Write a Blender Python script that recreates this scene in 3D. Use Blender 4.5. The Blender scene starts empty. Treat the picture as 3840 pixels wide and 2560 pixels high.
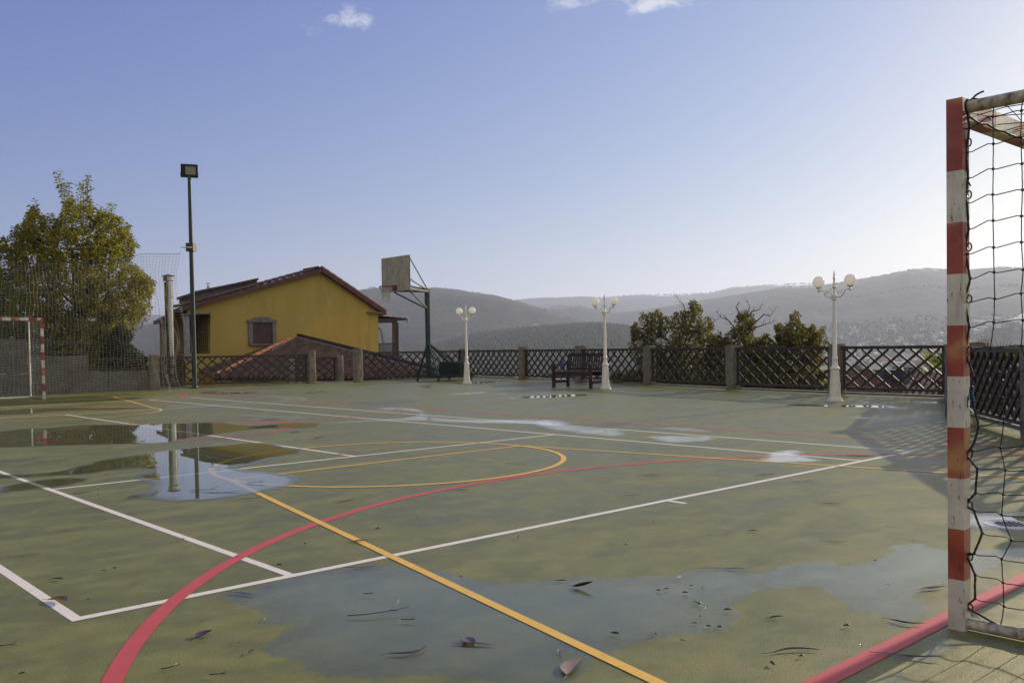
import bpy, bmesh, math, random
import numpy as np
from mathutils import Vector, Matrix, noise as mnoise
random.seed(7); RNG = np.random.default_rng(11)
scene = bpy.context.scene
COL = scene.collection
PI = math.pi

# ------------------------------------------------------------------ camera frame
CF, YAW, PITCH, ROLL = 3411.3, -0.73649, 0.02637, -0.01662
CAM = np.array([-1.18942, -4.14259, 1.14645]); SY = 108.614
def _R(rx, rz):
    c, s = math.cos, math.sin
    Rx = np.array([[1, 0, 0], [0, c(rx), -s(rx)], [0, s(rx), c(rx)]])
    Rz = np.array([[c(rz), -s(rz), 0], [s(rz), c(rz), 0], [0, 0, 1]])
    return Rz @ Rx
M3 = _R(0, YAW) @ _R(PI/2-PITCH, 0) @ _R(0, ROLL)
D = 3840/2352.0        # survey coordinates are read off the photograph at 2352 px width
def ray(x, y): return M3 @ np.array([(x*D-1920)/CF, -(y*D-1280-SY)/CF, -1.0])
def G(x, y, z=0.0):                 # point of the horizontal plane z seen at x, y
    d = ray(x, y); return CAM + d*((z-CAM[2])/d[2])
def PYw(x, y, Y):
    d = ray(x, y); return CAM + d*((Y-CAM[1])/d[1])
def PXw(x, y, X):
    d = ray(x, y); return CAM + d*((X-CAM[0])/d[0])
def PD(x, y, dep): return CAM + ray(x, y)*dep
def PL(x, y, p0, n):
    d = ray(x, y); return CAM + d*(np.dot(p0-CAM, n)/np.dot(d, n))
def PROJ(w):
    d = (np.array(w, float)-CAM) @ M3; return (1920+CF*d[0]/-d[2])/D, (1280+SY-CF*d[1]/-d[2])/D
def HT(b, y):                       # height over ground point b that shows at row y
    lo, hi = -60., 900.
    for _ in range(60):
        m = (lo+hi)/2
        if PROJ((b[0], b[1], m))[1] > y: lo = m
        else: hi = m
    return lo
FWD = M3 @ np.array([0, 0, -1.]); RGT = M3 @ np.array([1., 0, 0])

cam = bpy.data.cameras.new('camera'); co = bpy.data.objects.new('camera', cam); COL.objects.link(co)
cam.sensor_fit = 'HORIZONTAL'; cam.sensor_width = 36; cam.lens = CF/3840*36
cam.shift_y = SY/3840; cam.clip_start = .05; cam.clip_end = 40000
mw = Matrix(M3.tolist()).to_4x4(); mw.translation = Vector(CAM); co.matrix_world = mw
scene.camera = co

# ------------------------------------------------------------------ tags, mesh builder
def tag(o, label=None, cat=None, group=None, kind=None):
    if label: o['label'] = label
    if cat: o['category'] = cat
    if group: o['group'] = group
    if kind: o['kind'] = kind
    return o
def empty(name, loc=(0, 0, 0), rz=0, label=None, cat=None, group=None):
    o = bpy.data.objects.new(name, None); COL.objects.link(o)
    o.empty_display_size = .1
    o.location = loc; o.rotation_euler = (0, 0, rz); return tag(o, label, cat, group)
class MB:
    def __init__(s): s.v = []; s.f = []
    def add(s, vs, fs):
        n = len(s.v); s.v += [tuple(map(float, v)) for v in vs]; s.f += [tuple(i+n for i in f) for f in fs]; return s
    def box(s, c, size, rz=0, rot=None, taper=1.0):
        hx, hy, hz = [a/2 for a in size]; vs = []
        R = rot if rot is not None else Matrix.Rotation(rz, 3, 'Z')
        for z, t in ((-hz, 1), (hz, taper)):
            for x, y in ((-hx, -hy), (hx, -hy), (hx, hy), (-hx, hy)):
                vs.append(Vector(c)+R @ Vector((x*t, y*t, z)))
        return s.add(vs, [(3, 2, 1, 0), (4, 5, 6, 7), (0, 1, 5, 4), (1, 2, 6, 5), (2, 3, 7, 6), (3, 0, 4, 7)])
    def bar(s, a, b, w, h, up=(0, 0, 1)):      # rectangular bar from a to b
        a = Vector(a); b = Vector(b); x = (b-a); L = x.length; x.normalize()
        u = Vector(up); y = u.cross(x)
        if y.length < 1e-4: y = Vector((0, 1, 0)).cross(x)
        y.normalize(); z = x.cross(y)
        R = Matrix((x, y, z)).transposed()
        return s.box((a+b)/2, (L, w, h), rot=R)
    def tube(s, pts, r, n=8, cap=True):
        P = [Vector(p) for p in pts]; m = len(P)
        if not hasattr(r, '__len__'): r = [r]*m
        t0 = (P[1]-P[0]).normalized(); ref = Vector((0, 0, 1)) if abs(t0.z) < .9 else Vector((1, 0, 0))
        u = t0.cross(ref).normalized(); vs = []; fs = []
        for i in range(m):
            t = (P[min(i+1, m-1)]-P[max(i-1, 0)]).normalized()
            u = (u-t*u.dot(t)); u = u.normalized() if u.length > 1e-6 else t.orthogonal().normalized()
            w = t.cross(u)
            for k in range(n):
                a = 2*PI*k/n; vs.append(P[i]+(u*math.cos(a)+w*math.sin(a))*r[i])
        for i in range(m-1):
            for k in range(n):
                k2 = (k+1) % n; fs.append((i*n+k, i*n+k2, (i+1)*n+k2, (i+1)*n+k))
        if cap: fs.append(tuple(range(n-1, -1, -1))); fs.append(tuple((m-1)*n+k for k in range(n)))
        return s.add(vs, fs)
    def lathe(s, prof, c=(0, 0, 0), n=24, square=0):
        vs = []; fs = []; m = len(prof)
        for r, z in prof:
            for k in range(n):
                a = 2*PI*k/n; vs.append((c[0]+r*math.cos(a), c[1]+r*math.sin(a), c[2]+z))
        for i in range(m-1):
            for k in range(n):
                k2 = (k+1) % n; fs.append((i*n+k, i*n+k2, (i+1)*n+k2, (i+1)*n+k))
        fs.append(tuple(range(n-1, -1, -1))); fs.append(tuple((m-1)*n+k for k in range(n)))
        return s.add(vs, fs)
    def sphere(s, c, r, nu=20, nv=12):
        prof = [(max(1e-4, math.sin(PI*i/nv))*r, -math.cos(PI*i/nv)*r) for i in range(nv+1)]
        return s.lathe(prof, c, nu)
    def prism(s, poly, off):           # poly 3d points, extruded by vector off
        n = len(poly); off = Vector(off); p = [Vector(q) for q in poly]
        vs = p+[q+off for q in p]
        fs = [tuple(range(n)), tuple(range(2*n-1, n-1, -1))]+[(i, i+n, (i+1) % n+n, (i+1) % n) for i in range(n)]
        return s.add(vs, fs)
    def build(s, name, mat, parent=None, smooth=None, loc=None, rz=0):
        me = bpy.data.meshes.new(name); me.from_pydata(s.v, [], s.f); me.validate()
        bm = bmesh.new(); bm.from_mesh(me); bmesh.ops.recalc_face_normals(bm, faces=bm.faces); bm.to_mesh(me); bm.free()
        if smooth is not None:
            me.polygons.foreach_set('use_smooth', [True]*len(me.polygons))
            me.set_sharp_from_angle(angle=math.radians(smooth))
        for m in (mat if isinstance(mat, (list, tuple)) else [mat]): me.materials.append(m)
        o = bpy.data.objects.new(name, me); COL.objects.link(o)
        if loc is not None: o.location = loc
        o.rotation_euler = (0, 0, rz)
        if parent is not None: o.parent = parent
        return o
def npmesh(name, V, F, mat, parent=None, smooth=False, attrs=None):
    me = bpy.data.meshes.new(name); V = np.asarray(V, np.float32); F = np.asarray(F, np.int32)
    me.vertices.add(len(V)); me.vertices.foreach_set('co', V.ravel())
    k = F.shape[1]; me.loops.add(F.size); me.loops.foreach_set('vertex_index', F.ravel())
    me.polygons.add(len(F)); me.polygons.foreach_set('loop_start', np.arange(0, F.size, k, dtype=np.int32))
    me.polygons.foreach_set('loop_total', np.full(len(F), k, np.int32))
    me.update(calc_edges=True); me.validate()
    if smooth: me.polygons.foreach_set('use_smooth', [True]*len(me.polygons))
    for nm, arr in (attrs or {}).items():
        a = me.attributes.new(nm, 'FLOAT', 'POINT'); a.data.foreach_set('value', np.asarray(arr, np.float32))
    for m in (mat if isinstance(mat, (list, tuple)) else [mat]): me.materials.append(m)
    o = bpy.data.objects.new(name, me); COL.objects.link(o)
    if parent is not None: o.parent = parent
    return o
def children(o): return [c for c in bpy.data.objects if c.parent == o]
def copy_tree(o, parent=None):
    c = o.copy(); COL.objects.link(c); c.parent = parent
    for ch in children(o): copy_tree(ch, c)
    return c

# ------------------------------------------------------------------ materials
class NT:
    def __init__(s, name):
        s.m = bpy.data.materials.new(name); s.m.use_nodes = True; s.t = s.m.node_tree; s.n = s.t.nodes; s.n.clear()
        s.out = s.n.new('ShaderNodeOutputMaterial')
    def N(s, typ, **kw):
        n = s.n.new('ShaderNode'+typ)
        for k, v in kw.items():
            if k.startswith('_'): setattr(n, k[1:], v)
            else: n.inputs[k.replace('0_', ' ')].default_value = v
        return n
    def L(s, a, b): s.t.links.new(a, b)
    def geo(s): return s.N('NewGeometry').outputs['Position']
    def obj(s): return s.N('TexCoord').outputs['Object']
    def scale(s, v, sc, rot=(0, 0, 0)):
        m = s.N('Mapping'); m.inputs['Scale'].default_value = sc; m.inputs['Rotation'].default_value = rot; s.L(v, m.inputs['Vector']); return m.outputs[0]
    def noise(s, v, sc, det=4, rough=.55, dist=0):
        n = s.N('TexNoise', Scale=sc, Detail=det, Roughness=rough, Distortion=dist); s.L(v, n.inputs['Vector']); return n.outputs['Fac']
    def ramp(s, f, stops, interp='LINEAR'):
        r = s.N('ValToRGB'); r.color_ramp.interpolation = interp; cr = r.color_ramp
        while len(cr.elements) < len(stops): cr.elements.new(.5)
        for e, (p, c) in zip(cr.elements, stops):
            e.position = p; e.color = (*c, 1) if len(c) == 3 else c
        s.L(f, r.inputs['Fac']); return r.outputs['Color']
    def mixc(s, f, a, b, mode='MIX'):
        m = s.N('Mix', _data_type='RGBA', _blend_type=mode)
        for sock, val in ((m.inputs[0], f), (m.inputs[6], a), (m.inputs[7], b)):
            if hasattr(val, 'is_linked'): s.L(val, sock)
            elif isinstance(val, (int, float)): sock.default_value = val
            else: sock.default_value = (*val, 1)
        return m.outputs[2]
    def math(s, op, a, b=None, c=None, clamp=False):
        m = s.N('Math', _operation=op, _use_clamp=clamp)
        for i, v in enumerate((a, b, c)):
            if v is None: continue
            if hasattr(v, 'is_linked'): s.L(v, m.inputs[i])
            else: m.inputs[i].default_value = v
        return m.outputs[0]
    def rng(s, f, a, b, c, d, smooth=False):
        m = s.N('MapRange', _interpolation_type='SMOOTHSTEP' if smooth else 'LINEAR', _clamp=True)
        s.L(f, m.inputs[0])
        for i, v in enumerate((a, b, c, d)):
            if hasattr(v, 'is_linked'): s.L(v, m.inputs[i+1])
            else: m.inputs[i+1].default_value = v
        return m.outputs[0]
    def bump(s, h, st=.3, d=.01):
        b = s.N('Bump', Distance=d); s.L(h, b.inputs['Height'])
        if hasattr(st, 'is_linked'): s.L(st, b.inputs['Strength'])
        else: b.inputs['Strength'].default_value = st
        return b.outputs[0]
    def bsdf(s, col, rough=.6, metal=0, bump=None, spec=.5):
        p = s.N('BsdfPrincipled'); 
        for sock, v in (('Base Color', col), ('Roughness', rough), ('Metallic', metal), ('Specular IOR Level', spec)):
            if hasattr(v, 'is_linked'): s.L(v, p.inputs[sock])
            elif sock == 'Base Color': p.inputs[sock].default_value = (*v, 1)
            else: p.inputs[sock].default_value = v
        if bump is not None: s.L(bump, p.inputs['Normal'])
        return p.outputs[0]
    def fin(s, sh): s.L(sh, s.out.inputs['Surface']); return s.m
MATS = {}
def mat(name, col, rough=.6, metal=0, var=.15, sc=6., bump=.15, bd=.004, bsc=None, spec=.5, col2=None, world=False):
    if name in MATS: return MATS[name]
    t = NT(name); v = t.geo() if world else t.obj()
    n = t.noise(v, sc, 5); c2 = col2 or tuple(min(1, x*(1-var*1.6)) for x in col); c1 = tuple(min(1, x*(1+var)) for x in col)
    c = t.ramp(n, [(.3, c2), (.7, c1)])
    b = t.bump(t.noise(v, bsc or sc*5, 5), bump, bd) if bump else None
    MATS[name] = t.fin(t.bsdf(c, rough, metal, b, spec)); return MATS[name]

def court_mat():
    t = NT('painted_court_green'); g = t.geo()
    big = t.noise(t.scale(g, (.55, 1.1, 1), (0, 0, .3)), 1.0, 6, .6, .4)
    mid = t.noise(t.scale(g, (1.5, 3.4, 1), (0, 0, .5)), 1.0, 7, .62, .5); blot = t.noise(g, 5.5, 6, .62, .3)
    fine = t.noise(g, 110, 4, .75); grain = t.noise(g, 320, 3, .7)
    c = t.ramp(big, [(.30, (.152, .160, .032)), (.5, (.202, .204, .046)), (.72, (.250, .245, .066))])
    c = t.mixc(t.rng(mid, .50, .62, 0, .30), c, (.36, .33, .095))
    c = t.mixc(t.rng(mid, .49, .38, 0, .42), c, (.105, .108, .024))
    c = t.mixc(t.rng(fine, .40, .60, .0, .5), c, (.09, .09, .032))
    c = t.mixc(t.rng(blot, .50, .64, 0, .18), c, (.36, .33, .10)); c = t.mixc(t.rng(blot, .50, .36, 0, .18), c, (.08, .085, .022))
    spk = t.N('TexVoronoi', Scale=9.); t.L(g, spk.inputs['Vector'])
    c = t.mixc(t.rng(spk.outputs['Distance'], .018, .03, .6, 0), c, (.035, .03, .018))
    # pale scuffs
    sc = t.noise(t.scale(g, (1.3, 14, 1), (0, 0, .7)), 1.2, 3, .5, 1.2)
    c = t.mixc(t.rng(sc, .735, .76, 0, .35), c, (.36, .33, .20))
    r = t.rng(big, .3, .75, .34, .50)
    r2 = t.math('ADD', r, t.rng(mid, .3, .7, -.08, .08))
    h = t.math('ADD', t.math('MULTIPLY', grain, .5), t.math('MULTIPLY', fine, .7))
    return t.fin(t.bsdf(c, r2, 0, t.bump(h, .9, .004), .32))
def line_mat(name, col, wear=.4):
    t = NT(name); g = t.geo()
    n = t.noise(g, 7, 6, .65); f = t.noise(g, 90, 3, .7)
    c = t.mixc(t.rng(n, .42, .72, 0, wear), col, tuple(x*.62 for x in col))
    c = t.mixc(t.rng(f, .62, .75, 0, .5), c, (.13, .13, .075))
    hl = t.noise(t.scale(g, (1, 1, 1)), 22, 6, .75); c = t.mixc(t.rng(hl, .61, .67, 0, .7), c, (.17, .17, .07))
    cr = t.noise(t.scale(g, (3, 3, 3)), 1.4, 2, .5, 2.5)
    c = t.mixc(t.rng(t.math('ABSOLUTE', t.math('SUBTRACT', cr, .5)), .0, .006, .35, 0), c, tuple(x*.5 for x in col))
    return t.fin(t.bsdf(c, .55, 0, t.bump(t.noise(g, 200, 3), .4, .003), .4))
def water_mat(name, rmin, rmax, depth, tint, amp, edge, bumpst, asc, fk=1.0, ior=1.33, gk=.85):
    t = NT(name); g = t.geo(); a = t.N('Attribute', _attribute_name='sdf').outputs['Fac']
    n = t.noise(g, asc, 5, .62); n2 = t.noise(g, asc*5, 3, .6)
    s = t.math('ADD', a, t.math('ADD', t.math('MULTIPLY', t.math('SUBTRACT', n, .5), amp), t.math('MULTIPLY', t.math('SUBTRACT', n2, .5), amp*.3)))
    al = t.rng(s, 0, edge, 0, 1, True)
    rough = t.rng(s, 0, depth, rmax, rmin, True)
    bm = t.bump(t.noise(g, 260, 3, .7), t.rng(s, 0, depth, bumpst, 0.0), .003)
    gl = t.N('BsdfGlossy'); t.L(rough, gl.inputs['Roughness']); t.L(bm, gl.inputs['Normal'])
    tr = t.N('BsdfTransparent', Color=(*tint, 1)); fr = t.N('Fresnel', IOR=ior)
    cc = t.N('CombineColor'); fv = t.math('MULTIPLY', fr.outputs[0], fk)
    for i in range(3): t.L(fv, cc.inputs[i])
    t.L(cc.outputs[0], gl.inputs['Color'])
    c2 = t.N('CombineColor')
    for i in range(3): t.L(t.math('MULTIPLY', t.math('SUBTRACT', 1.0, t.math('MULTIPLY', fv, gk)), tint[i]), c2.inputs[i])
    t.L(c2.outputs[0], tr.inputs['Color'])
    mx = t.N('AddShader'); t.L(tr.outputs[0], mx.inputs[0]); t.L(gl.outputs[0], mx.inputs[1])
    tc = t.N('BsdfTransparent'); m2 = t.N('MixShader'); t.L(al, m2.inputs[0]); t.L(tc.outputs[0], m2.inputs[1]); t.L(mx.outputs[0], m2.inputs[2])
    return t.fin(m2.outputs[0])
def dark_patch_mat():
    t = NT('dark_patch'); g = t.geo(); a = t.N('Attribute', _attribute_name='sdf').outputs['Fac']
    s = t.math('ADD', a, t.math('MULTIPLY', t.math('SUBTRACT', t.noise(g, 2.5, 5), .5), .25))
    al = t.rng(s, 0, .12, 0, 1, True)
    tr = t.N('BsdfTransparent', Color=(.70, .74, .68, 1)); tc = t.N('BsdfTransparent'); m2 = t.N('MixShader')
    t.L(al, m2.inputs[0]); t.L(tc.outputs[0], m2.inputs[1]); t.L(tr.outputs[0], m2.inputs[2]); return t.fin(m2.outputs[0])
def stripe_mat(name, axis, period, phase, endred=None):
    # red and white 20 cm bands painted along one axis of the object, sun faded
    t = NT(name); o = t.obj(); sx = t.N('SeparateXYZ'); t.L(o, sx.inputs[0]); z = sx.outputs[axis]
    q = t.math('ADD', t.math('DIVIDE', z, period), phase)
    k = t.math('MODULO', t.math('FLOOR', t.math('ADD', q, 100)), 2.0)
    k = t.math('GREATER_THAN', k, .5)
    if endred is not None: k = t.math('MAXIMUM', k, t.math('GREATER_THAN', t.math('MULTIPLY', z, endred[0]), endred[1]))
    fade = t.noise(t.scale(o, (2.5, 2.5, 4)), 1.3, 2, .5, .6)
    red = t.ramp(fade, [(.38, (.30, .038, .028)), (.52, (.38, .075, .038)), (.64, (.50, .24, .085))])
    w = t.ramp(t.noise(o, 5, 5), [(.32, (.46, .41, .31)), (.62, (.74, .68, .55))])
    c = t.mixc(k, w, red)
    ch = t.noise(t.scale(o, (60, 60, 22)), 1.0, 4, .7)
    c = t.mixc(t.rng(ch, .625, .65, 0, .85), c, (.05, .045, .035)); gr = t.noise(t.scale(o, (14, 14, 3)), 1.0, 5, .65); c = t.mixc(t.rng(gr, .52, .68, 0, .4), c, (.16, .13, .09))
    return t.fin(t.bsdf(c, .42, 0, t.bump(t.noise(o, 60, 4), .12, .002), .5))
def granite():
    t = NT('granite'); v = t.obj()
    a = t.noise(v, 70, 3, .7); b = t.noise(v, 5, 5); m = t.noise(t.scale(v, (1, 1, .5)), 9, 5, .6)
    c = t.ramp(a, [(.35, (.11, .088, .065)), (.5, (.24, .20, .15)), (.66, (.38, .33, .26))])
    c = t.mixc(t.rng(b, .45, .7, 0, .55), c, (.10, .10, .07)); c = t.mixc(t.rng(m, .58, .68, 0, .7), c, (.055, .06, .045))
    return t.fin(t.bsdf(c, .85, 0, t.bump(t.noise(v, 25, 5, .7), .8, .02), .25))
def leafmat(name, c1, c2, c3, rough=.38, tr=.4):
    t = NT(name); info = t.N('Attribute', _attribute_name='tone').outputs['Fac']
    c = t.ramp(info, [(0, c1), (.55, c2), (1, c3)])
    p = t.bsdf(c, rough+.12, 0, None, .3)
    tl = t.N('BsdfTranslucent'); t.L(t.mixc(.4, c, (.24, .25, .03)), tl.inputs['Color'])
    m = t.N('MixShader', ); m.inputs[0].default_value = tr; t.L(p, m.inputs[1]); t.L(tl.outputs[0], m.inputs[2])
    return t.fin(m.outputs[0])
M_COURT = court_mat()
M_WHITE = line_mat('white_line_paint', (.80, .74, .64), .15)
M_YEL = line_mat('yellow_line_paint', (.80, .49, .085), .25)
M_RED = line_mat('red_line_paint', (.56, .085, .08), .3)
M_POOL = water_mat('standing_water', .0, .24, .14, (.62, .64, .57), .30, .05, .25, 2.2, 1.0, 1.45, .35)
M_FILM = water_mat('wet_film', .12, .30, .35, (.72, .75, .71), .20, .035, .40, 6, .90, 1.33, .05)
M_SHEEN = water_mat('thin_wet_sheen', .14, .34, .3, (.86, .87, .87), .3, .25, .25, 3, .72, 1.38, .1)
M_BRIGHT = water_mat('shining_wet_film', .17, .26, .12, (.84, .85, .86), .24, .15, .15, 3, 1.0, 1.6, .1)
M_DARK_PATCH = dark_patch_mat()
M_GRAN = granite()
M_WOOD = mat('dark_stained_wood', (.044, .025, .015), .42, 0, .35, 14, .35, .003, spec=.5)
M_BENCH = mat('dark_bench_wood', (.036, .017, .011), .5, 0, .35, 12, .3, .003)
M_CREAM = mat('cream_cast_iron', (.82, .76, .63), .32, 0, .05, 8, .06, .002)
M_GLOBE = None
M_GREEN = mat('dark_green_paint', (.014, .034, .025), .35, 0, .3, 6, .1, .002)
M_BLACK = mat('black_metal', (.018, .018, .02), .4, 0, .2, 8, .1)
M_STEEL = mat('polished_flue_steel', (.42, .40, .35), .13, 1.0, .1, 2, .04, .002)
M_TUBE = mat('peeling_cream_tube', (.62, .54, .37), .45, 0, .1, 30, .2, .003, col2=(.10, .09, .07))
M_ROPE = mat('dark_blue_cord', (.012, .022, .030), .55, 0, .3, 50, .3)
M_ROPE2 = mat('dark_edge_rope', (.030, .026, .018), .7, 0, .4, 90, .6, .003)
M_CORD = mat('pale_net_cord', (.33, .31, .23), .7, 0, .2, 20, 0)
M_CORDD = mat('dark_net_cord', (.13, .14, .12), .7, 0, .2, 20, 0)
M_RUST = mat('rusty_hook_steel', (.14, .07, .03), .5, .6, .4, 60, .3)

def globe_mat():
    t = NT('opal_globe'); p = t.bsdf((.92, .90, .83), .14)
    tl = t.N('BsdfTranslucent', Color=(.97, .95, .90, 1)); m = t.N('MixShader'); m.inputs[0].default_value = .6
    t.L(p, m.inputs[1]); t.L(tl.outputs[0], m.inputs[2]); return t.fin(m.outputs[0])
M_GLOBE = globe_mat()

# ------------------------------------------------------------------ court slab, lines
CORNER = [np.array(G(x, y)) for x, y in [(355, 895), (715, 880), (823, 877.5), (1065, 866.5), (1202, 871.7), (1333, 877), (1491, 884.3), (1683, 894.7), (1922, 904.8)]]
P_K = G(2190, 914.5); P_N = G(2196, 955.5)
RD = np.array([-.809, -.588, 0.])
P_E = P_N + RD*9.5
edge = [p.copy() for p in CORNER]+[P_K, P_N, P_E]
court_poly = [(-16, 24.3)]+[(edge[0][0], edge[0][1]+.16), (edge[1][0], edge[1][1]+.16), (edge[2][0]+.1, edge[2][1]+.16), (edge[3][0]+.15, edge[3][1]+.15)]
for p in edge[4:10]: court_poly.append((p[0]+.17, p[1]-.02))
court_poly += [(edge[10][0]+.16, edge[10][1]-.14), (edge[11][0]+.12, edge[11][1]-.16), (P_E[0], -16), (-16, -16)]
mb = MB(); mb.prism([(x, y, 0) for x, y in court_poly], (0, 0, -.5))
tag(mb.build('court', M_COURT), kind='structure')
M_KERB = mat('pale_concrete_kerb', (.34, .33, .27), .7, 0, .2, 5, .3)
mb = MB()
kp = [Vector((x, y, 0)) for x, y in court_poly[1:13]]
for a, b in zip(kp[:-1], kp[1:]):
    d = (b-a).normalized(); n = Vector((-d.y, d.x, 0))
    mb.bar(a+n*.06-d*.02+Vector((0, 0, -.06)), b+n*.06+d*.02+Vector((0, 0, -.06)), .11, .20)
tag(mb.build('kerb', M_KERB), kind='structure')

def strip(pts, w, z, close=False):
    P = [np.array(p, float) for p in pts]; n = len(P); L = []; Rr = []
    for i in range(n):
        a = P[i-1] if (i > 0 or close) else P[i]; b = P[(i+1) % n] if (i < n-1 or close) else P[i]
        d = b-a; d /= np.hypot(*d); nn = np.array([-d[1], d[0]])
        L.append((*(P[i]+nn*w/2), z)); Rr.append((*(P[i]-nn*w/2), z))
    fs = [(i, i+1, n+i+1, n+i) for i in range(n-1)]
    if close: fs.append((n-1, 0, n, 2*n-1))
    m = MB(); m.add(L+Rr, fs); return m
def lines(name, segs, w, z, m):
    mb = MB()
    for k, s in enumerate(segs):
        cl = len(s) > 2 and np.allclose(s[0], s[-1]); s2 = s[:-1] if cl else s
        t = strip(s2, w, z, cl); mb.add([(x, y, zz) for x, y, zz in t.v], t.f)
    return tag(mb.build(name, m), kind='structure')
TW, TA, TS1, TS2, TL = 8.148, 1.033, 4.209, 14.225, 18.155
lines('white_line', [[(0.025, .02), (0.025, TL-.02)], [(TW-.025, .02), (TW-.025, TL-.02)]], .05, .0008, M_WHITE)
lines('white_line', [[(TA+.025, .05), (TA+.025, TL-.05)], [(TW-TA-.025, .05), (TW-TA-.025, TL-.05)]], .05, .0010, M_WHITE)
lines('white_line', [[(0, .027), (TW, .027)], [(0, TL-.025), (TW, TL-.025)]], .055, .0014, M_WHITE)
lines('white_line', [[(TA+.05, TS1-.025), (TW-TA-.05, TS1-.025)], [(TA+.05, TS2+.025), (TW-TA-.05, TS2+.025)]], .05, .0014, M_WHITE)
lines('white_line', [[(TW/2, TS1), (TW/2, TS2)], [(TW/2+.02, -.003), (TW/2+.02, -.15)]], .05, .0012, M_WHITE)
def arc(cx, cy, r, a0, a1, n=64): return [(cx+r*math.cos(math.radians(a0+(a1-a0)*i/n)), cy+r*math.sin(math.radians(a0+(a1-a0)*i/n))) for i in range(n+1)]
YM = TL/2; XM = TW/2
aa = math.degrees(math.acos(.48/4.78))
A1 = arc(4.13, -3.04, 4.78, 174.2, 5.8)
lines('red_line', [A1, [(x, 2*YM-y) for x, y in A1]], .075, .0018, M_RED)
lines('red_line', [[(-.85, -2.58), (8.98, -2.58)], [(-.85, 2*YM+2.58), (8.98, 2*YM+2.58)]], .085, .0021, M_RED)
lines('red_line', [[(-.85, -2.54), (-.85, 2*YM+2.54)], [(8.98, -2.54), (8.98, 2*YM+2.54)], [(-.80, YM), (8.94, YM)]], .06, .0016, M_RED)
lines('red_line', [arc(XM-.05, 9.08, 1.72, 0, 360)], .065, .0024, M_RED)
lines('red_line', [[(3.99, 4.50), (4.30, 4.42)]], .06, .0024, M_RED)
FT = 3.58; KX = 4.13; KH = 1.76
kl = lambda s: [[(KX+s*KH, FT), (KX+s*(KH+.20*6.15), FT-6.15)]]
YC = arc(KX, FT, 1.76, 0, 360)
segs = kl(-1)+kl(1)+[[(KX-KH, FT-.025), (KX+KH, FT-.025)]]
lines('yellow_line', segs+[[(x, 2*YM-y) for x, y in s] for s in segs], .05, .0027, M_YEL)
lines('yellow_line', [YC, [(x, 2*YM-y) for x, y in YC]], .055, .0030, M_YEL)

# ------------------------------------------------------------------ puddles: sheets with the signed distance to the shore
def sdf_sheet(name, poly_px, z, m, margin=.12, smooth=1, cell=None, amp=0, kind='structure'):
    P = np.array([G(x, y)[:2] for x, y in poly_px])
    for _ in range(smooth):                       # Chaikin rounding
        Q = np.roll(P, -1, 0); P = np.stack([P*.75+Q*.25, P*.25+Q*.75], 1).reshape(-1, 2)
    mn = P.min(0)-margin; mx = P.max(0)+margin
    # axes along the longest direction keep the cell count small
    ext = mx-mn; 
    if cell is None: cell = max(.012, math.sqrt(ext[0]*ext[1]/26000))
    nx, ny = int(ext[0]/cell)+2, int(ext[1]/cell)+2
    X, Y = np.meshgrid(mn[0]+np.arange(nx)*cell, mn[1]+np.arange(ny)*cell, indexing='ij')
    pts = np.stack([X.ravel(), Y.ravel()], 1); dist = np.full(len(pts), 1e9); ins = np.zeros(len(pts), bool)
    A = P; B = np.roll(P, -1, 0)
    for a, b in zip(A, B):
        ab = b-a; l2 = max(ab@ab, 1e-12); t = np.clip(((pts-a)@ab)/l2, 0, 1); d = pts-a-t[:, None]*ab
        dist = np.minimum(dist, np.hypot(d[:, 0], d[:, 1]))
        cr = (a[1] > pts[:, 1]) != (b[1] > pts[:, 1])
        xs = a[0]+(pts[:, 1]-a[1])*ab[0]/(ab[1] if abs(ab[1]) > 1e-12 else 1e-12)
        ins ^= cr & (pts[:, 0] < xs)
    sd = np.where(ins, dist, -dist)
    keep = (sd > -margin).reshape(nx, ny)
    q = keep[:-1, :-1] | keep[1:, :-1] | keep[1:, 1:] | keep[:-1, 1:]
    ii, jj = np.nonzero(q)
    idx = lambda i, j: i*ny+j
    F = np.stack([idx(ii, jj), idx(ii+1, jj), idx(ii+1, jj+1), idx(ii, jj+1)], 1)
    u, inv = np.unique(F, return_inverse=True); F = inv.reshape(-1, 4)
    V = np.c_[pts[u], np.full(len(u), z)]
    return tag(npmesh(name, V, F, m, attrs={'sdf': sd[u]}), kind=kind)
def z2(p): return [(x*.2604, 882+y*.2604) for x, y in p]
def z3(p): return [(551+x*.3125, 882+y*.3125) for x, y in p]
def z4(p): return [(1225+x*.4167, 882+y*.4167) for x, y in p]
def z7(p): return [(367.5+x*.2604, 857.5+y*.2604) for x, y in p]
def zb(p): return [(882+x*.25, 845.2+y*.25) for x, y in p]
def zf(p): return [(1592.5+x*.2604, 600.2+y*.2604) for x, y in p]
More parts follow.
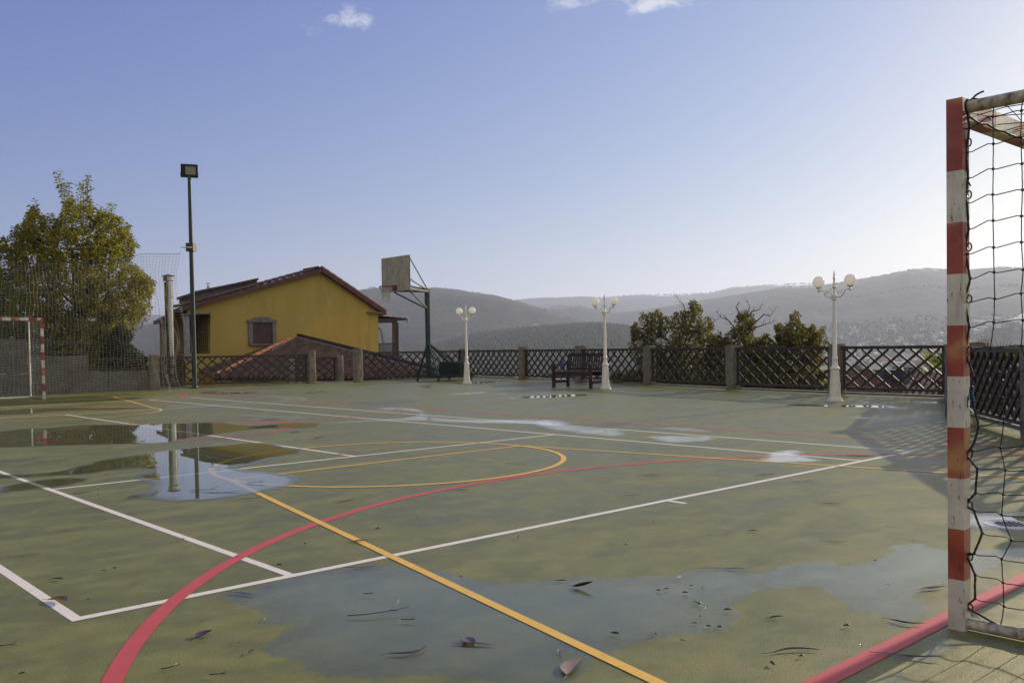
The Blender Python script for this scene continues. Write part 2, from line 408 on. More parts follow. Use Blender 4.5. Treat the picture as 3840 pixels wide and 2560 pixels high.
pool = [
 [(-60,993),(0,991),(52,985),(112,982),(169,977),(247,974.5),(307,976),(352,972),(443,970.5),(487,970),(521,969),(548,975),(585,978),(628,974),(667,971),(732,970),(748,976),(732,983),(654,984),(597,985),(550,991),(492,998.6),(416,1012),(377,1018.7),(260,1021),(182,1022.6),(104,1025),(26,1028),(-60,1031)],
 [(551,1016),(629,1016),(657,1024),(713,1035),(685,1044),(638,1052),(598,1064),(560,1068),(545,1074),(575,1081),(626,1083),(676,1091),(704,1098),(685,1111),(645,1122),(612,1129),(573,1135),(482,1150),(417,1153),(365,1149),(325,1146),(286,1147.7),(294,1140),(325.6,1132),(346,1124),(338,1114),(320,1103),(302,1094),(323,1088),(329,1080),(307,1076),(260,1081),(221,1086),(182,1090),(125,1093),(52,1098),(0,1101),(-30,1103),(-30,1091),(0,1090),(78,1088),(125,1082.5),(161,1075),(204,1067),(200,1061.7),(260,1051),(325,1043),(385,1033),(443,1026.5),(495,1024)],
 z2([(-60,912),(0,900),(150,870),(380,835),(620,822),(770,828),(850,845),(700,880),(500,910),(250,940),(0,965),(-60,970)]),
 z2([(-60,238),(0,235),(200,215),(500,208),(700,205),(880,213),(1130,206),(1450,205),(1300,215),(1000,222),(600,232),(250,262),(0,275),(-60,280)]),
 z7([(650,380),(760,372),(860,380),(850,394),(760,395),(680,390)]),
 z7([(830,408),(950,398),(1140,400),(1120,415),(900,417)]),
 z7([(300,172),(450,160),(620,155),(500,166),(440,176),(600,168),(900,160),(850,172),(650,182),(400,182)]),
 z7([(1220,182),(1300,168),(1500,160),(1400,172),(1290,178)]),
 zb([(1225,268),(1260,262),(1500,250),(1750,240),(1900,238),(1900,252),(1750,262),(1500,275),(1250,278)]),
 zb([(640,142),(820,128),(1050,123),(1060,130),(950,142),(800,147)]),
 zb([(510,123),(640,119),(720,122),(640,128)]),
 zb([(275,172),(380,166),(470,170),(380,178)]),
 zb([(780,228),(830,223),(880,225),(830,231)]),
 zb([(-60,378),(60,372),(170,376),(245,380),(120,386)]),
 zf([(790,1265),(900,1257),(1200,1268),(1500,1268),(1700,1272),(1850,1288),(1600,1293),(1300,1286),(1000,1280),(830,1274)]),
 zf([(1400,1240),(1600,1236),(1900,1238),(2300,1236),(2300,1250),(1950,1254),(1650,1250)]),
 zf([(480,1192),(560,1186),(690,1190),(560,1197)]),
 z2([(880,96),(1050,87),(1210,83),(1120,95),(950,100)]),
 [(2168,1192),(2190,1183),(2244,1179),(2352,1178),(2420,1180),(2420,1224),(2352,1214),(2311,1220),(2237,1216),(2180,1204)],
]
for k, p in enumerate(pool): sdf_sheet('puddle', p, .0040+.00004*k, M_POOL)
sheen = [
 z7([(650,192),(900,186),(1070,203),(1330,212),(1340,240),(1200,258),(1000,268),(600,275),(200,293),(0,300),(0,288),(300,277),(700,260),(1100,243),(1000,210),(800,200)]),
 z3([(940,182),(1100,166),(1300,178),(1380,188),(1400,205),(1380,225),(1450,243),(1700,262),(2000,256),(2352,268),(2352,312),(2000,293),(1700,292),(1300,268),(1000,277),(650,292),(620,282),(900,264),(1250,242),(1300,215),(1200,195),(1000,190)]),
 z4([(-10,196),(100,194),(230,205),(250,235),(520,247),(545,287),(400,292),(200,270),(-10,240)]),
 z4([(610,247),(700,236),(820,235),(1000,255),(980,268),(850,264),(700,250)]),
 z4([(570,286),(760,284),(930,287),(1035,292),(980,314),(850,324),(700,322),(640,300)]),
 z4([(1035,270),(1080,264),(1140,270),(1100,281)]),
 z4([(1240,402),(1290,370),(1400,360),(1510,368),(1495,390),(1610,417),(1585,430),(1380,435),(1225,427)]),
 z4([(1700,186),(1800,178),(1925,186),(1850,196)]),
 z4([(50,382),(100,375),(150,390),(70,394)]),
 z4([(2010,496),(2060,484),(2120,494),(2060,506)]),
 zb([(540,243),(700,228),(900,218),(1000,224),(850,238),(600,247)]),
 zb([(1000,238),(1090,231),(1180,238),(1080,245)]),
 z3([(1120,632),(1200,612),(1320,612),(1260,632),(1180,640)]),
 z3([(1490,592),(1560,574),(1650,578),(1590,598)]),
 z7([(620,372),(760,362),(900,368),(1200,380),(1500,370),(1200,400),(1180,420),(820,420),(760,400),(650,392)]),
 zb([(1080,280),(1230,268),(1240,280),(1150,285)]),
 zf([(430,1195),(600,1184),(760,1188),(900,1205),(700,1205)]),
 zf([(1390,1296),(1600,1284),(1850,1292),(1960,1302),(1700,1300)]),
 [(2147,1192),(2180,1178),(2244,1172),(2352,1172),(2420,1174),(2420,1232),(2352,1222),(2300,1228),(2230,1222),(2170,1210)],
 [(2280,1108),(2300,1103),(2352,1104),(2352,1122),(2300,1118)],
 z2([(1040,335),(1200,318),(1500,322),(1700,335),(2100,360),(2352,352),(2352,405),(1900,470),(1500,530),(1400,520),(1900,430),(2300,385),(1700,345),(1100,352)]),
 [(548,1020),(660,1016),(720,1037),(690,1050),(600,1075),(690,1088),(712,1098),(690,1115),(600,1138),(480,1156),(400,1158),(330,1152),(270,1150),(285,1138),(330,1124),(310,1104),(286,1092),(315,1083),(290,1072),(240,1079),(400,1060),(480,1110),(560,1060)],
]
for k, p in enumerate(sheen[:20]): sdf_sheet('wet_patch', p, .0031+.00003*k, M_BRIGHT if k in (4, 6) else M_SHEEN)
film = [(575,1349),(677,1321),(796,1302),(836.6,1298),(897.5,1297),(958,1307.6),(1016,1311),(1060,1317.7),(1104,1333),(1175,1335.7),(1242.8,1333),(1303.7,1326),(1324,1320),(1378,1322.8),(1429,1326),(1479.7,1321),(1537.7,1319),(1588.5,1309),(1632.5,1300.8),(1680,1300.8),(1717,1311),(1757.7,1312.6),(1791.6,1300.8),(1828.8,1290.6),(1859,1285.6),(1920,1287),(1927,1299),(1977.8,1290.6),(2032,1275.4),(2032,1253.4),(2086,1245),(2140,1245),(2137,1255),(2177.5,1265),(2222,1264),(2352,1255.6),(2420,1255),(2420,1286),(2352,1286),(2314,1288),(2275,1314.7),(2255,1325.6),(2222,1336.5),(2181,1338.7),(2168,1352),(2100,1367),(2117.5,1378),(2117,1384.6),(2157,1395.6),(2113,1421.8),(2082.5,1437),(2047,1441.5),(2032,1428),(2032,1417),(2003.7,1413),(1977.8,1402),(1944,1397),(1937,1383.7),(1903,1373.6),(1893,1360),(1883,1351.6),(1828.8,1348),(1757.7,1356.6),(1713.7,1377),(1686.6,1393.9),(1700,1414),(1703.6,1431),(1679.9,1448),(1639,1458),(1571.6,1463),(1503.9,1471.7),(1456,1480),(1439,1492),(1395,1508),(1378,1522),(1330,1560),(1300,1600),(1175,1600),(1107,1563),(1039,1558),(938,1556),(836,1558),(735,1555),(721,1554.7),(677,1539),(689,1522.5),(660,1514),(626,1509),(599,1499),(590.7,1485),(623,1468),(633,1448),(655,1433),(636,1434.5),(612.7,1441),(595.8,1431),(589,1407),(565,1397),(555,1387),(521,1380),(487,1366.8)]
sdf_sheet('wet_patch', film, .0005, M_FILM, margin=.05, smooth=1, cell=.02)
sdf_sheet('wet_patch', [(2020,1560),(2060,1530),(2120,1500),(2150,1465),(2184,1448),(2210,1452),(2352,1480),(2352,1500),(2230,1480),(2180,1490),(2120,1520),(2080,1568),(2070,1600),(2000,1600)], .0005, M_FILM, margin=.05, cell=.02)
sdf_sheet('wet_patch', [(440,1458),(452,1448),(470,1446),(486,1452),(484,1466),(470,1470),(452,1476),(446,1470)], .0005, M_FILM, margin=.03, cell=.01)
sdf_sheet('dark_patch', z2([(-60,165),(0,162),(420,145),(1000,120),(1250,115),(1300,128),(700,165),(0,200),(-60,206)]), .0034, M_DARK_PATCH)  # transparent tint, darkens the court in a long band, no gloss

# ------------------------------------------------------------------ granite posts and lattice fence
def granite_post(p, h, w, label, rz=0.0, z0=0.0, d=None):
    d = d or w; m = MB(); n = 9; r = random.Random(int(p[0]*100+p[1]*37))
    vs = []; fs = []; per = []
    for i in range(n+1):
        z = h*i/n; ring = []
        for k in range(16):
            s = k/16*4; side = int(s); f = s-side
            x, y = [(-1+2*f, -1), (1, -1+2*f), (1-2*f, 1), (-1, 1-2*f)][side]
            j = 1+r.uniform(-.055, .055); b = .93 if k % 4 == 0 else 1
            ring.append((x*w/2*j*b, y*d/2*j*b, z+r.uniform(-.01, .01)))
        vs += ring
    for i in range(n):
        for k in range(16): fs.append((i*16+k, i*16+(k+1) % 16, (i+1)*16+(k+1) % 16, (i+1)*16+k))
    fs.append(tuple(range(15, -1, -1))); fs.append(tuple(n*16+k for k in range(16)))
    m.add(vs, fs)
    o = m.build('fence_post', M_GRAN, loc=(p[0], p[1], z0), rz=rz)
    return tag(o, label, 'fence post', 'granite posts of the lattice fence')
def lattice_panel(a, b, label, ztop=1.0, zbot=.14, ga=.14, gb=.14, ls=.36, parent_group='lattice fence panels', za=0, zb_=0, slat=.042):
    a = Vector((a[0], a[1], za)); b = Vector((b[0], b[1], zb_)); d = (b-a); L0 = d.length; dd = d.normalized()
    mid = a+dd*ga; L = L0-ga-gb; ang = math.atan2(dd.y, dd.x)
    t = empty('lattice_panel', mid, ang, label, 'fence panel', parent_group)
    slope = (zb_-za)/max(L, .1)
    def P(x, y, z): return (x, y, z+slope*x)
    m = MB(); m.bar(P(-ga*.5, -.01, ztop), P(L+gb*.5, -.01, ztop), .085, .065); m.build('top_rail', M_WOOD, t)
    m = MB(); m.bar(P(-ga*.5, -.01, zbot), P(L+gb*.5, -.01, zbot), .06, .05); m.build('bottom_rail', M_WOOD, t)
    for x in (.05, L-.05):
        m = MB(); m.bar(P(x, 0, zbot+.025), P(x, 0, ztop-.033), .05, .05, up=(1, 0, 0)); m.build('stile', M_WOOD, t)
    z0, z1 = zbot+.03, ztop-.035; H = z1-z0; run = H*.36/.29; m = MB(); x0, x1 = .075, L-.075
    k = -run
    while k < L+run:
        for sg, yy in ((1, -.017), (-1, .017)):
            xa, xb = (k, k+run) if sg > 0 else (k+run, k)
            pa = [xa, z0]; pb = [xb, z1]
            def at(x): return z0+(x-xa)/(xb-xa)*H
            lo, hi = min(xa, xb), max(xa, xb)
            if hi <= x0 or lo >= x1: continue
            cx0, cx1 = max(lo, x0), min(hi, x1)
            if cx1-cx0 < .03: continue
            m.bar(P(cx0, yy, at(cx0)), P(cx1, yy, at(cx1)), .030, slat)
        k += ls
    m.build('lattice', M_WOOD, t); return t
NAMES = ['weathered granite fence post where the ball net ends, left of the green floodlight pole',
 'granite fence post on the left of the gap over the brown tiled roof',
 'granite fence post on the right of the gap over the brown tiled roof',
 'granite corner post mostly hidden behind the slim white lamp beside the basketball hoop',
 'granite fence post midway between the basketball hoop base and the bench',
 'granite fence post directly behind the wooden bench',
 'granite fence post right of the bench lamp, at the left edge of the brown-leaved trees',
 'granite fence post in front of the bare-branched tree, between two lattice panels',
 'granite fence post half hidden behind the nearest white lamp']
for i, p in enumerate(CORNER):
    if i < 4: off = np.array([0, .0, 0])
    else: off = np.array([.02, 0, 0])
    rz = 0 if i < 4 else math.atan2(CORNER[min(i+1, 8)][1]-CORNER[i-1][1], CORNER[min(i+1, 8)][0]-CORNER[i-1][0])
    h = [1.07, 1.13, 1.14, 1.08, 1.12, 1.13, 1.10, 1.08, 1.08][i]
    granite_post(p+off, h, .27, NAMES[i], rz)
granite_post(P_K, 1.06, .27, 'granite corner post hidden behind the near goalpost, where the lattice turns back', .4)
granite_post(P_N, 1.07, .27, 'rough dark granite post showing at the left edge of the near goalpost', .63)
FPN = [(0, 1, 'lattice fence panel behind the floodlight pole, in front of the yellow house'),
 (2, 3, 'lattice fence panel behind the basketball hoop, over the right part of the brown roof'),
 (3, 4, 'lattice fence panel behind the counterweight box of the basketball hoop'),
 (4, 5, 'lattice fence panel behind the left half of the bench'),
 (5, 6, 'lattice fence panel behind the bench lamp, above the green field'),
 (6, 7, 'lattice fence panel in front of the left-hand leafy brown tree'),
 (7, 8, 'lattice fence panel in front of the bare-branched tree and its right neighbour'),
]
for a, b, l in FPN: lattice_panel(CORNER[a], CORNER[b], l, ztop=1.0 if a != 0 else .97)
lattice_panel(CORNER[8], P_K, 'lattice fence panel right of the nearest lamp, in front of the tiled roofs')
lattice_panel(P_N, P_K, 'lattice fence panel running back behind the near goalpost, seen nearly edge-on')
q1 = P_N+RD*3.3; q2 = P_N+RD*6.6; q3 = P_N+RD*9.5
lattice_panel(q1, P_N, 'long lattice fence panel seen obliquely behind the net of the near goal', ls=.27, slat=.05)
lattice_panel(q2, q1, 'lattice fence panel beside the near goal, outside the right edge of the photo')
granite_post(q1, 1.07, .27, 'granite post of the side fence just outside the right edge of the photo', .63)
granite_post(q2, 1.07, .27, 'granite post of the side fence farthest outside the right edge of the photo', .63)
# second fence line beyond, on the right
T1 = CAM+ray(2248, 800)*14.6; T1[2] = 0
granite_post(T1, HT(T1, 786)+.3, .27, 'dark granite post between the spiky green palm leaves, behind the goal net', 0, -.3)
T2 = T1+np.array([.9, -2.6, 0])
lattice_panel(T2, T1, 'lattice fence panel running right from the post among the palm leaves', ztop=.99)
# stair fence beyond the gap on the far side
s1 = PYw(668, 880, 26.2); s2 = PYw(780, 880, 25.6)
s1[2] = s2[2] = 0
granite_post(s1, HT(s1, 824)+.9, .25, 'granite stair post seen through the lattice, left of the gap', 0, -.9)
granite_post(s2, HT(s2, 816)+.9, .25, 'shorter pale granite post standing inside the gap, left of the taller post', 0, -.9)
lattice_panel(s1, s2, 'low lattice panel of the stair fence seen in the gap', ztop=HT(s2, 821.5), zbot=-.1)
s3 = s2+np.array([.9, 1.2, 0])
lattice_panel(s2, s3, 'sloping lattice panel descending the steps right of the pale post', ztop=.5, zbot=-.3, zb_=-1.3)

# ------------------------------------------------------------------ left granite walls
M_WALL = None
def wall_mat():
    t = NT('granite_slabs'); g = t.geo()
    a = t.noise(g, 18, 5, .7); b = t.noise(t.scale(g, (1, 1, 2)), 1.6, 5, .6)
    c = t.ramp(a, [(.3, (.105, .095, .080)), (.7, (.24, .215, .18))]); c = t.mixc(t.rng(b, .4, .65, 0, .6), c, (.085, .085, .055))
    return t.fin(t.bsdf(c, .9, 0, t.bump(t.noise(g, 9, 6, .7), .7, .03), .2))
M_WALL = wall_mat()
WY = 24.15
def wall_block(x0, x1, z0, z1, y=WY, th=.28):
    m = MB(); r = random.Random(int(x0*10+z1*77)); n = max(3, int((x1-x0)/.25)); top = [(x0+(x1-x0)*i/n, y, z1+r.uniform(-.015, .012)) for i in range(n+1)]
    poly = [(x0, y, z0)]+top+[(x1, y, z0)]
    m.prism(poly, (0, th, 0)); return m
wx = lambda px, py: float(PYw(px, py, WY)[0]); wz = lambda px, py: float(PYw(px, py, WY)[2])
xa, xb, xc, xd = -6.0, wx(63, 800), wx(203, 830), wx(347, 870)
t = empty('low_granite_wall', ((xa+xd)/2, WY, 0), 0, 'stepped low wall of rough granite slabs behind the far goal', 'wall')
def child(mb, name, m, par, **k):
    mb.v = [(x-par.location.x, y-par.location.y, z-par.location.z) for x, y, z in mb.v]; return mb.build(name, m, par, **k)
ztops = (wz(30, 779), wz(130, 817), wz(270, 851))
x = xa; k = 0
while x < xd-.05:
    x2 = min(xd, x+1.55+.25*(k % 3)); k += 1
    child(wall_block(x+.006, x2-.006, -.3, ztops[2]-.01*(k % 2)), 'granite_slab', M_WALL, t); x = x2
x = xa
while x < xc-.05:
    x2 = min(xc, x+1.9); child(wall_block(x+.006, x2-.006, ztops[2]+.006, ztops[1], WY+.02), 'granite_slab', M_WALL, t); x = x2
x = xa
while x < xb-.05:
    x2 = min(xb, x+2.1); child(wall_block(x+.006, x2-.006, ztops[1]+.006, ztops[0], WY+.04), 'granite_slab', M_WALL, t); x = x2
# timber rails above the wall
lattice_panel((xc-.1, WY+.2), (xd+.15, WY+.15), 'short wooden rail with crossed slats above the low granite wall', ztop=wz(300, 823), zbot=wz(300, 847), ga=.02, gb=.02)
r0 = empty('wooden_rail', ((xb+xc)/2, WY+.2, 0), 0, 'dark two-bar wooden rail above the middle granite slab, under the tree', 'rail')
for nm, za in (('top_rail', wz(150, 786)), ('bottom_rail', wz(150, 808))):
    m = MB(); m.bar((xb+.1, WY+.2, za), (xc+.02, WY+.2, za), .06, .09); child(m, nm, M_WOOD, r0)
for xx in (xb+.15, xc):
    m = MB(); m.bar((xx, WY+.27, .4), (xx, WY+.27, wz(150, 784)), .07, .07); child(m, 'rail_post', M_WOOD, r0)

# ------------------------------------------------------------------ goals
M_POST = stripe_mat('goal_post_bands', 2, .2, 0.0, (1.0, 1.8))
M_BAR = stripe_mat('goal_crossbar_bands', 0, .2, .6)
GWID, GDEP = 3.06, 1.2
def knots(mb, pts, r):
    for p in pts: mb.sphere(p, r, 6, 4)
def cord(mb, pts, r, n=5): mb.tube(pts, r, n, cap=False)
def sagline(a, b, n, sag, rr, jit=.0):
    a = Vector(a); b = Vector(b); out = []
    for i in range(n+1):
        t = i/n; p = a.lerp(b, t); p.z -= sag*4*t*(1-t); out.append(p+Vector((rr.uniform(-jit, jit), rr.uniform(-jit, jit), rr.uniform(-jit, jit))) if 0 < i < n else p)
    return out
def goal(loc, rz, label, near):
    t = empty('handball_goal', loc, rz, label, 'goal', 'handball goals')
    W = GWID; pw = .062
    for x in (pw/2, W-pw/2):
        m = MB(); m.box((0, 0, 1.04), (pw, pw, 2.08)); o = m.build('post', M_POST, t, loc=(x, -pw/2, 0))
    m = MB(); m.box((W/2-pw, 0, 0), (W-2*pw-.002, pw-.003, .08)); o = m.build('crossbar', M_BAR, t, loc=(pw+.001, -pw/2, 2.039))
    for x in (.036, W-.036):
        m = MB(); m.tube([(x, -pw-.001, 2.045), (x, -GDEP, 2.045)], .024, 14); m.build('top_tube', M_TUBE, t, 40)
        m = MB(); m.tube([(x, -pw-.001, .026), (x, -GDEP, .026)], .023, 14); m.build('ground_tube', M_TUBE, t, 40)
        m = MB(); m.tube([(x, -GDEP, .004), (x, -GDEP, 2.07)], .02, 12); m.build('back_upright', M_CREAM, t, 40)
        for k in range(10):
            m = MB(); z = .09+.202*k; c = Vector((x, -pw-.009, z)); m.tube([c+Vector((0, .009*math.cos(a)*1.0, .0155*math.sin(a))) for a in np.linspace(0, 2*PI, 10)], .0032, 5, cap=False)
            m.build('net_hook', M_RUST, t, 60)
    m = MB(); m.tube([(.04, -GDEP, .024), (W-.04, -GDEP, .024)], .02, 10); m.build('ground_tube', M_CREAM, t, 40)
    r = random.Random(4); net = MB(); cell = .105; R_ = .0019 if near else .0032
    inv = Matrix.Rotation(-rz, 3, 'Z'); L0 = Vector(loc)
    def lc(p): return tuple(inv @ (Vector(p)-L0))
    xs = np.arange(.03, W, cell); zs = np.arange(.04, 2.04, cell)
    # back panel
    wob = lambda x, z: -GDEP-.03-.05*math.sin(x*2.1+1)*math.sin(z*1.5)
    for x in xs: net.tube([(x+.02*math.sin(z*3+x*5), wob(x, z), z) for z in np.append(zs, 2.04)], R_, 4, False)
    for z in zs: net.tube([(x, wob(x, z), z-.015*math.sin(x*9)) for x in xs], R_, 4, False)
    # top panel
    ys = np.arange(.06, GDEP, cell)
    top = lambda x, y: 2.035-.06*math.sin(PI*min(1, x/W))*math.sin(PI*y/GDEP)-.012*math.sin(x*17+y*13)
    for x in xs: net.tube([(x+.015*math.sin(y*12+x*3), -y, top(x, y)) for y in np.append(ys, GDEP)], R_, 4, False)
    for y in ys: net.tube([(x, -y-.01*math.sin(x*11), top(x, y)) for x in xs], R_, 4, False)
    # side panels
    for side in (0, 1):
        X = .036 if side == 0 else W-.036
        if near and side == 0: continue
        for y in ys: net.tube([(X+.01*math.sin(z*7), -y-.015*math.sin(z*5+y*9), z) for z in np.append(zs, 2.03)], R_, 4, False)
        for z in zs: net.tube([(X, -y, z-.02*math.sin(y*7)) for y in np.append(ys, GDEP)], R_, 4, False)
    if near:
        S7 = lambda l: [((3500+x*.4208)/D, (300+y*.4208)/D) for x, y in l]
        S8 = lambda l: [((3500+x*.4847)/D, (940+y*.4847)/D) for x, y in l]
        S9 = lambda l: [((3500+x*.5485)/D, (1700+y*.5485)/D) for x, y in l]
        c0 = S7([(310, 200), (322, 425), (300, 645), (310, 875), (300, 1098), (315, 1328)])+S8([(285, 215), (278, 590), (310, 970), (310, 1165), (350, 1355)])+S9([(300, 100), (288, 268), (275, 385), (335, 543), (278, 683), (285, 825), (285, 990)])
        c0x = S7([(310, 200), (303, 300), (322, 425), (292, 640), (310, 875), (285, 1060), (300, 1098), (315, 1328), (280, 1500)])+S8([(285, 215), (243, 375), (278, 590), (245, 778), (310, 970), (285, 1090), (350, 1355), (318, 1480)])+S9([(225, 8), (300, 100), (288, 268), (215, 345), (275, 385), (335, 543), (278, 683), (228, 690), (285, 825), (285, 990), (220, 1040), (300, 1090), (460, 1180), (620, 1203)])
        c1 = S7([(548, 150), (530, 328), (535, 570), (533, 793), (530, 1022), (533, 1253), (537, 1492)])+S8([(470, 167), (475, 372), (468, 553), (443, 750), (508, 942), (535, 1138), (545, 1328), (518, 1522)])+S9([(492, 113), (478, 278), (467, 418), (535, 592), (467, 720), (476, 880), (483, 1043), (460, 1178)])
        c2 = S7([(800, 100), (785, 275), (778, 510), (790, 747), (795, 980), (785, 1213), (785, 1446)])+S8([(695, 147), (678, 332), (692, 537), (680, 735), (745, 935), (760, 1128), (775, 1330), (760, 1512)])+S9([(700, 125), (690, 292), (680, 445), (745, 610), (690, 765), (700, 920), (705, 1090), (700, 1210)])
        XP = 2.522
        def w(p, dx=0): q = PXw(p[0], p[1], XP+dx); return Vector(lc(q))
        hr = random.Random(9)
        def curve(pts, n=6, k=.004):
            out = []
            for a, b in zip(pts[:-1], pts[1:]):
                for i in range(n): 
                    tt = i/n; p = a.lerp(b, tt); s = math.sin(PI*tt); p = p+Vector((hr.uniform(-1, 1)*k*.3, 0, -k*s*.5)); out.append(p)
            out.append(pts[-1]); return out
        C1 = [w(p) for p in c1]; C2 = [w(p) for p in c2]; C0 = [w(p) for p in c0]
        net.tube(curve(C1, 6, .006), .0021, 6, False); net.tube(curve(C2, 6, .006), .0021, 6, False)
        # rows: edge rope -> first column -> second column -> on to the back
        C1r = C1[1:]; C2r = C2[1:]
        i0 = [1, 2, 3, 4, 5, None]+[6, None, 7, None, 8, 9, 10, None]+[11, 12, 13, 14, 15, 16, 17, None]
        hooks = S8([(250, 395)]), S8([(245, 778)])
        extra = {5: S7([(300, 1550)])[0], 7: S8([(250, 395)])[0], 9: S8([(245, 778)])[0], 13: S8([(305, 1545)])[0]}
        for k in range(min(len(C1r), len(C2r))):
            a = C0[i0[k]] if k < len(i0) and i0[k] is not None else (w(extra[k]) if k in extra else None)
            b, c = C1r[k], C2r[k]; far = c+(c-b)*1.0
            pts = ([a, a.lerp(b, .18)+Vector((0, 0, -.004)), a.lerp(b, .8)+Vector((0, 0, .007)), b] if a else [b])+[b.lerp(c, .12)+Vector((0, 0, -.003)), b.lerp(c, .85)+Vector((0, 0, .004)), c]
            for j in range(1, 10): pts.append(c+Vector((0, -(.105*j), .02*math.sin(j+k)+(c.z-b.z)*.15*j)))
            net.tube(pts, .0021, 6, False); net.sphere(b, .0062, 8, 6); net.sphere(c, .0062, 8, 6)
            if a: net.sphere(a, .0065, 8, 6)
        for j in range(1, 10):
            net.tube([(C2[0].x+.01*math.sin(z*5+j), C2[0].y-.105*j-.02*math.sin(z*6+j), z) for z in np.append(zs, 2.03)], .0021, 5, False)
        rope = MB(); ro = curve([w(p, .0) for p in c0x], 7, .003); rope.tube(ro, .0042, 8, False); rope.tube([p+Vector((.003*math.sin(i*1.3), .003*math.cos(i*1.3), 0)) for i, p in enumerate(ro)], .0028, 6, False)
        # rope round the top tube and along the crossbar
        tl = [Vector((.05+.06*i, -.066-.004*math.sin(i*2.), 2.012-.012*abs(math.sin(i*1.1)))) for i in range(0, 48)]
        rope.tube(tl, .0045, 7, False)
        a0 = w(c0x[0]); wrap = [Vector((.036+.028*math.cos(a), a0.y, 2.045+.028*math.sin(a))) for a in np.linspace(-PI, PI, 14)]
        rope.tube(wrap, .0042, 7, False)
        tip = S7([(318, 190), (355, 160), (380, 135), (420, 112), (452, 100)]); rope.tube([w(p) for p in tip], .0038, 7, True)
        rope.tube([w(p) for p in S7([(355, 165), (400, 172), (450, 172)])], .0036, 6, True)
        rope.tube([w(p) for p in S7([(322, 425), (300, 435), (280, 445)])], .0034, 6, True)
        rope.tube([w(p) for p in S7([(310, 905), (322, 925), (333, 945)])], .0034, 6, True)
        rope.tube([w(p) for p in S7([(555, 150), (620, 130), (700, 118)])], .0036, 6, True)
        rope.build('edge_rope', M_ROPE2, t, 60)
        M_STR = mat('bright_blue_strand', (.01, .16, .30), .45, 0, .2, 40, 0)
        st = MB(); st.tube([w(p) for p in S8([(290, 1090), (255, 1150), (262, 1205), (312, 1255)])], .0022, 6, True); st.build('frayed_strand', M_STR, t, 60)
        st = MB(); st.tube([w(p) for p in S8([(296, 1110), (258, 1155), (268, 1210), (320, 1262)])], .0020, 6, True); st.build('frayed_strand', M_STR, t, 60)
        st = MB(); st.tube([w(p) for p in S8([(300, 1045), (312, 1060), (300, 1095), (315, 1150), (312, 1240)])], .0028, 6, True); st.build('frayed_strand', M_STR, t, 60)
        st = MB(); st.tube([w(p) for p in S8([(322, 1160), (322, 1245)])], .0026, 6, True); st.build('frayed_strand', M_STR, t, 60)
        st = MB(); st.tube([w(p) for p in S9([(228, 8), (240, 20), (232, 45)])], .003, 6, True); st.build('frayed_strand', M_STR, t, 60)
        st = MB(); st.tube([w(p) for p in S9([(225, 320), (250, 300)])], .003, 6, True); st.build('frayed_strand', M_STR, t, 60)
        st = MB(); st.tube([w(p) for p in S9([(235, 700), (245, 716)])], .0035, 6, True); st.build('frayed_strand', M_STR, t, 60)
    net.build('net', M_ROPE if near else mat('far_net_cord', (.06, .085, .10), .7, 0, .2, 10, 0), t, 60)
    return t
goal((2.487, -2.640, 0), 0, 'near handball goal with faded red and white bands and a dark corded net', True)
gf = G(105, 916.5)
goal((float(gf[0]), float(gf[1]), 0), PI, 'far handball goal at the left edge, before the granite wall and tree', False)

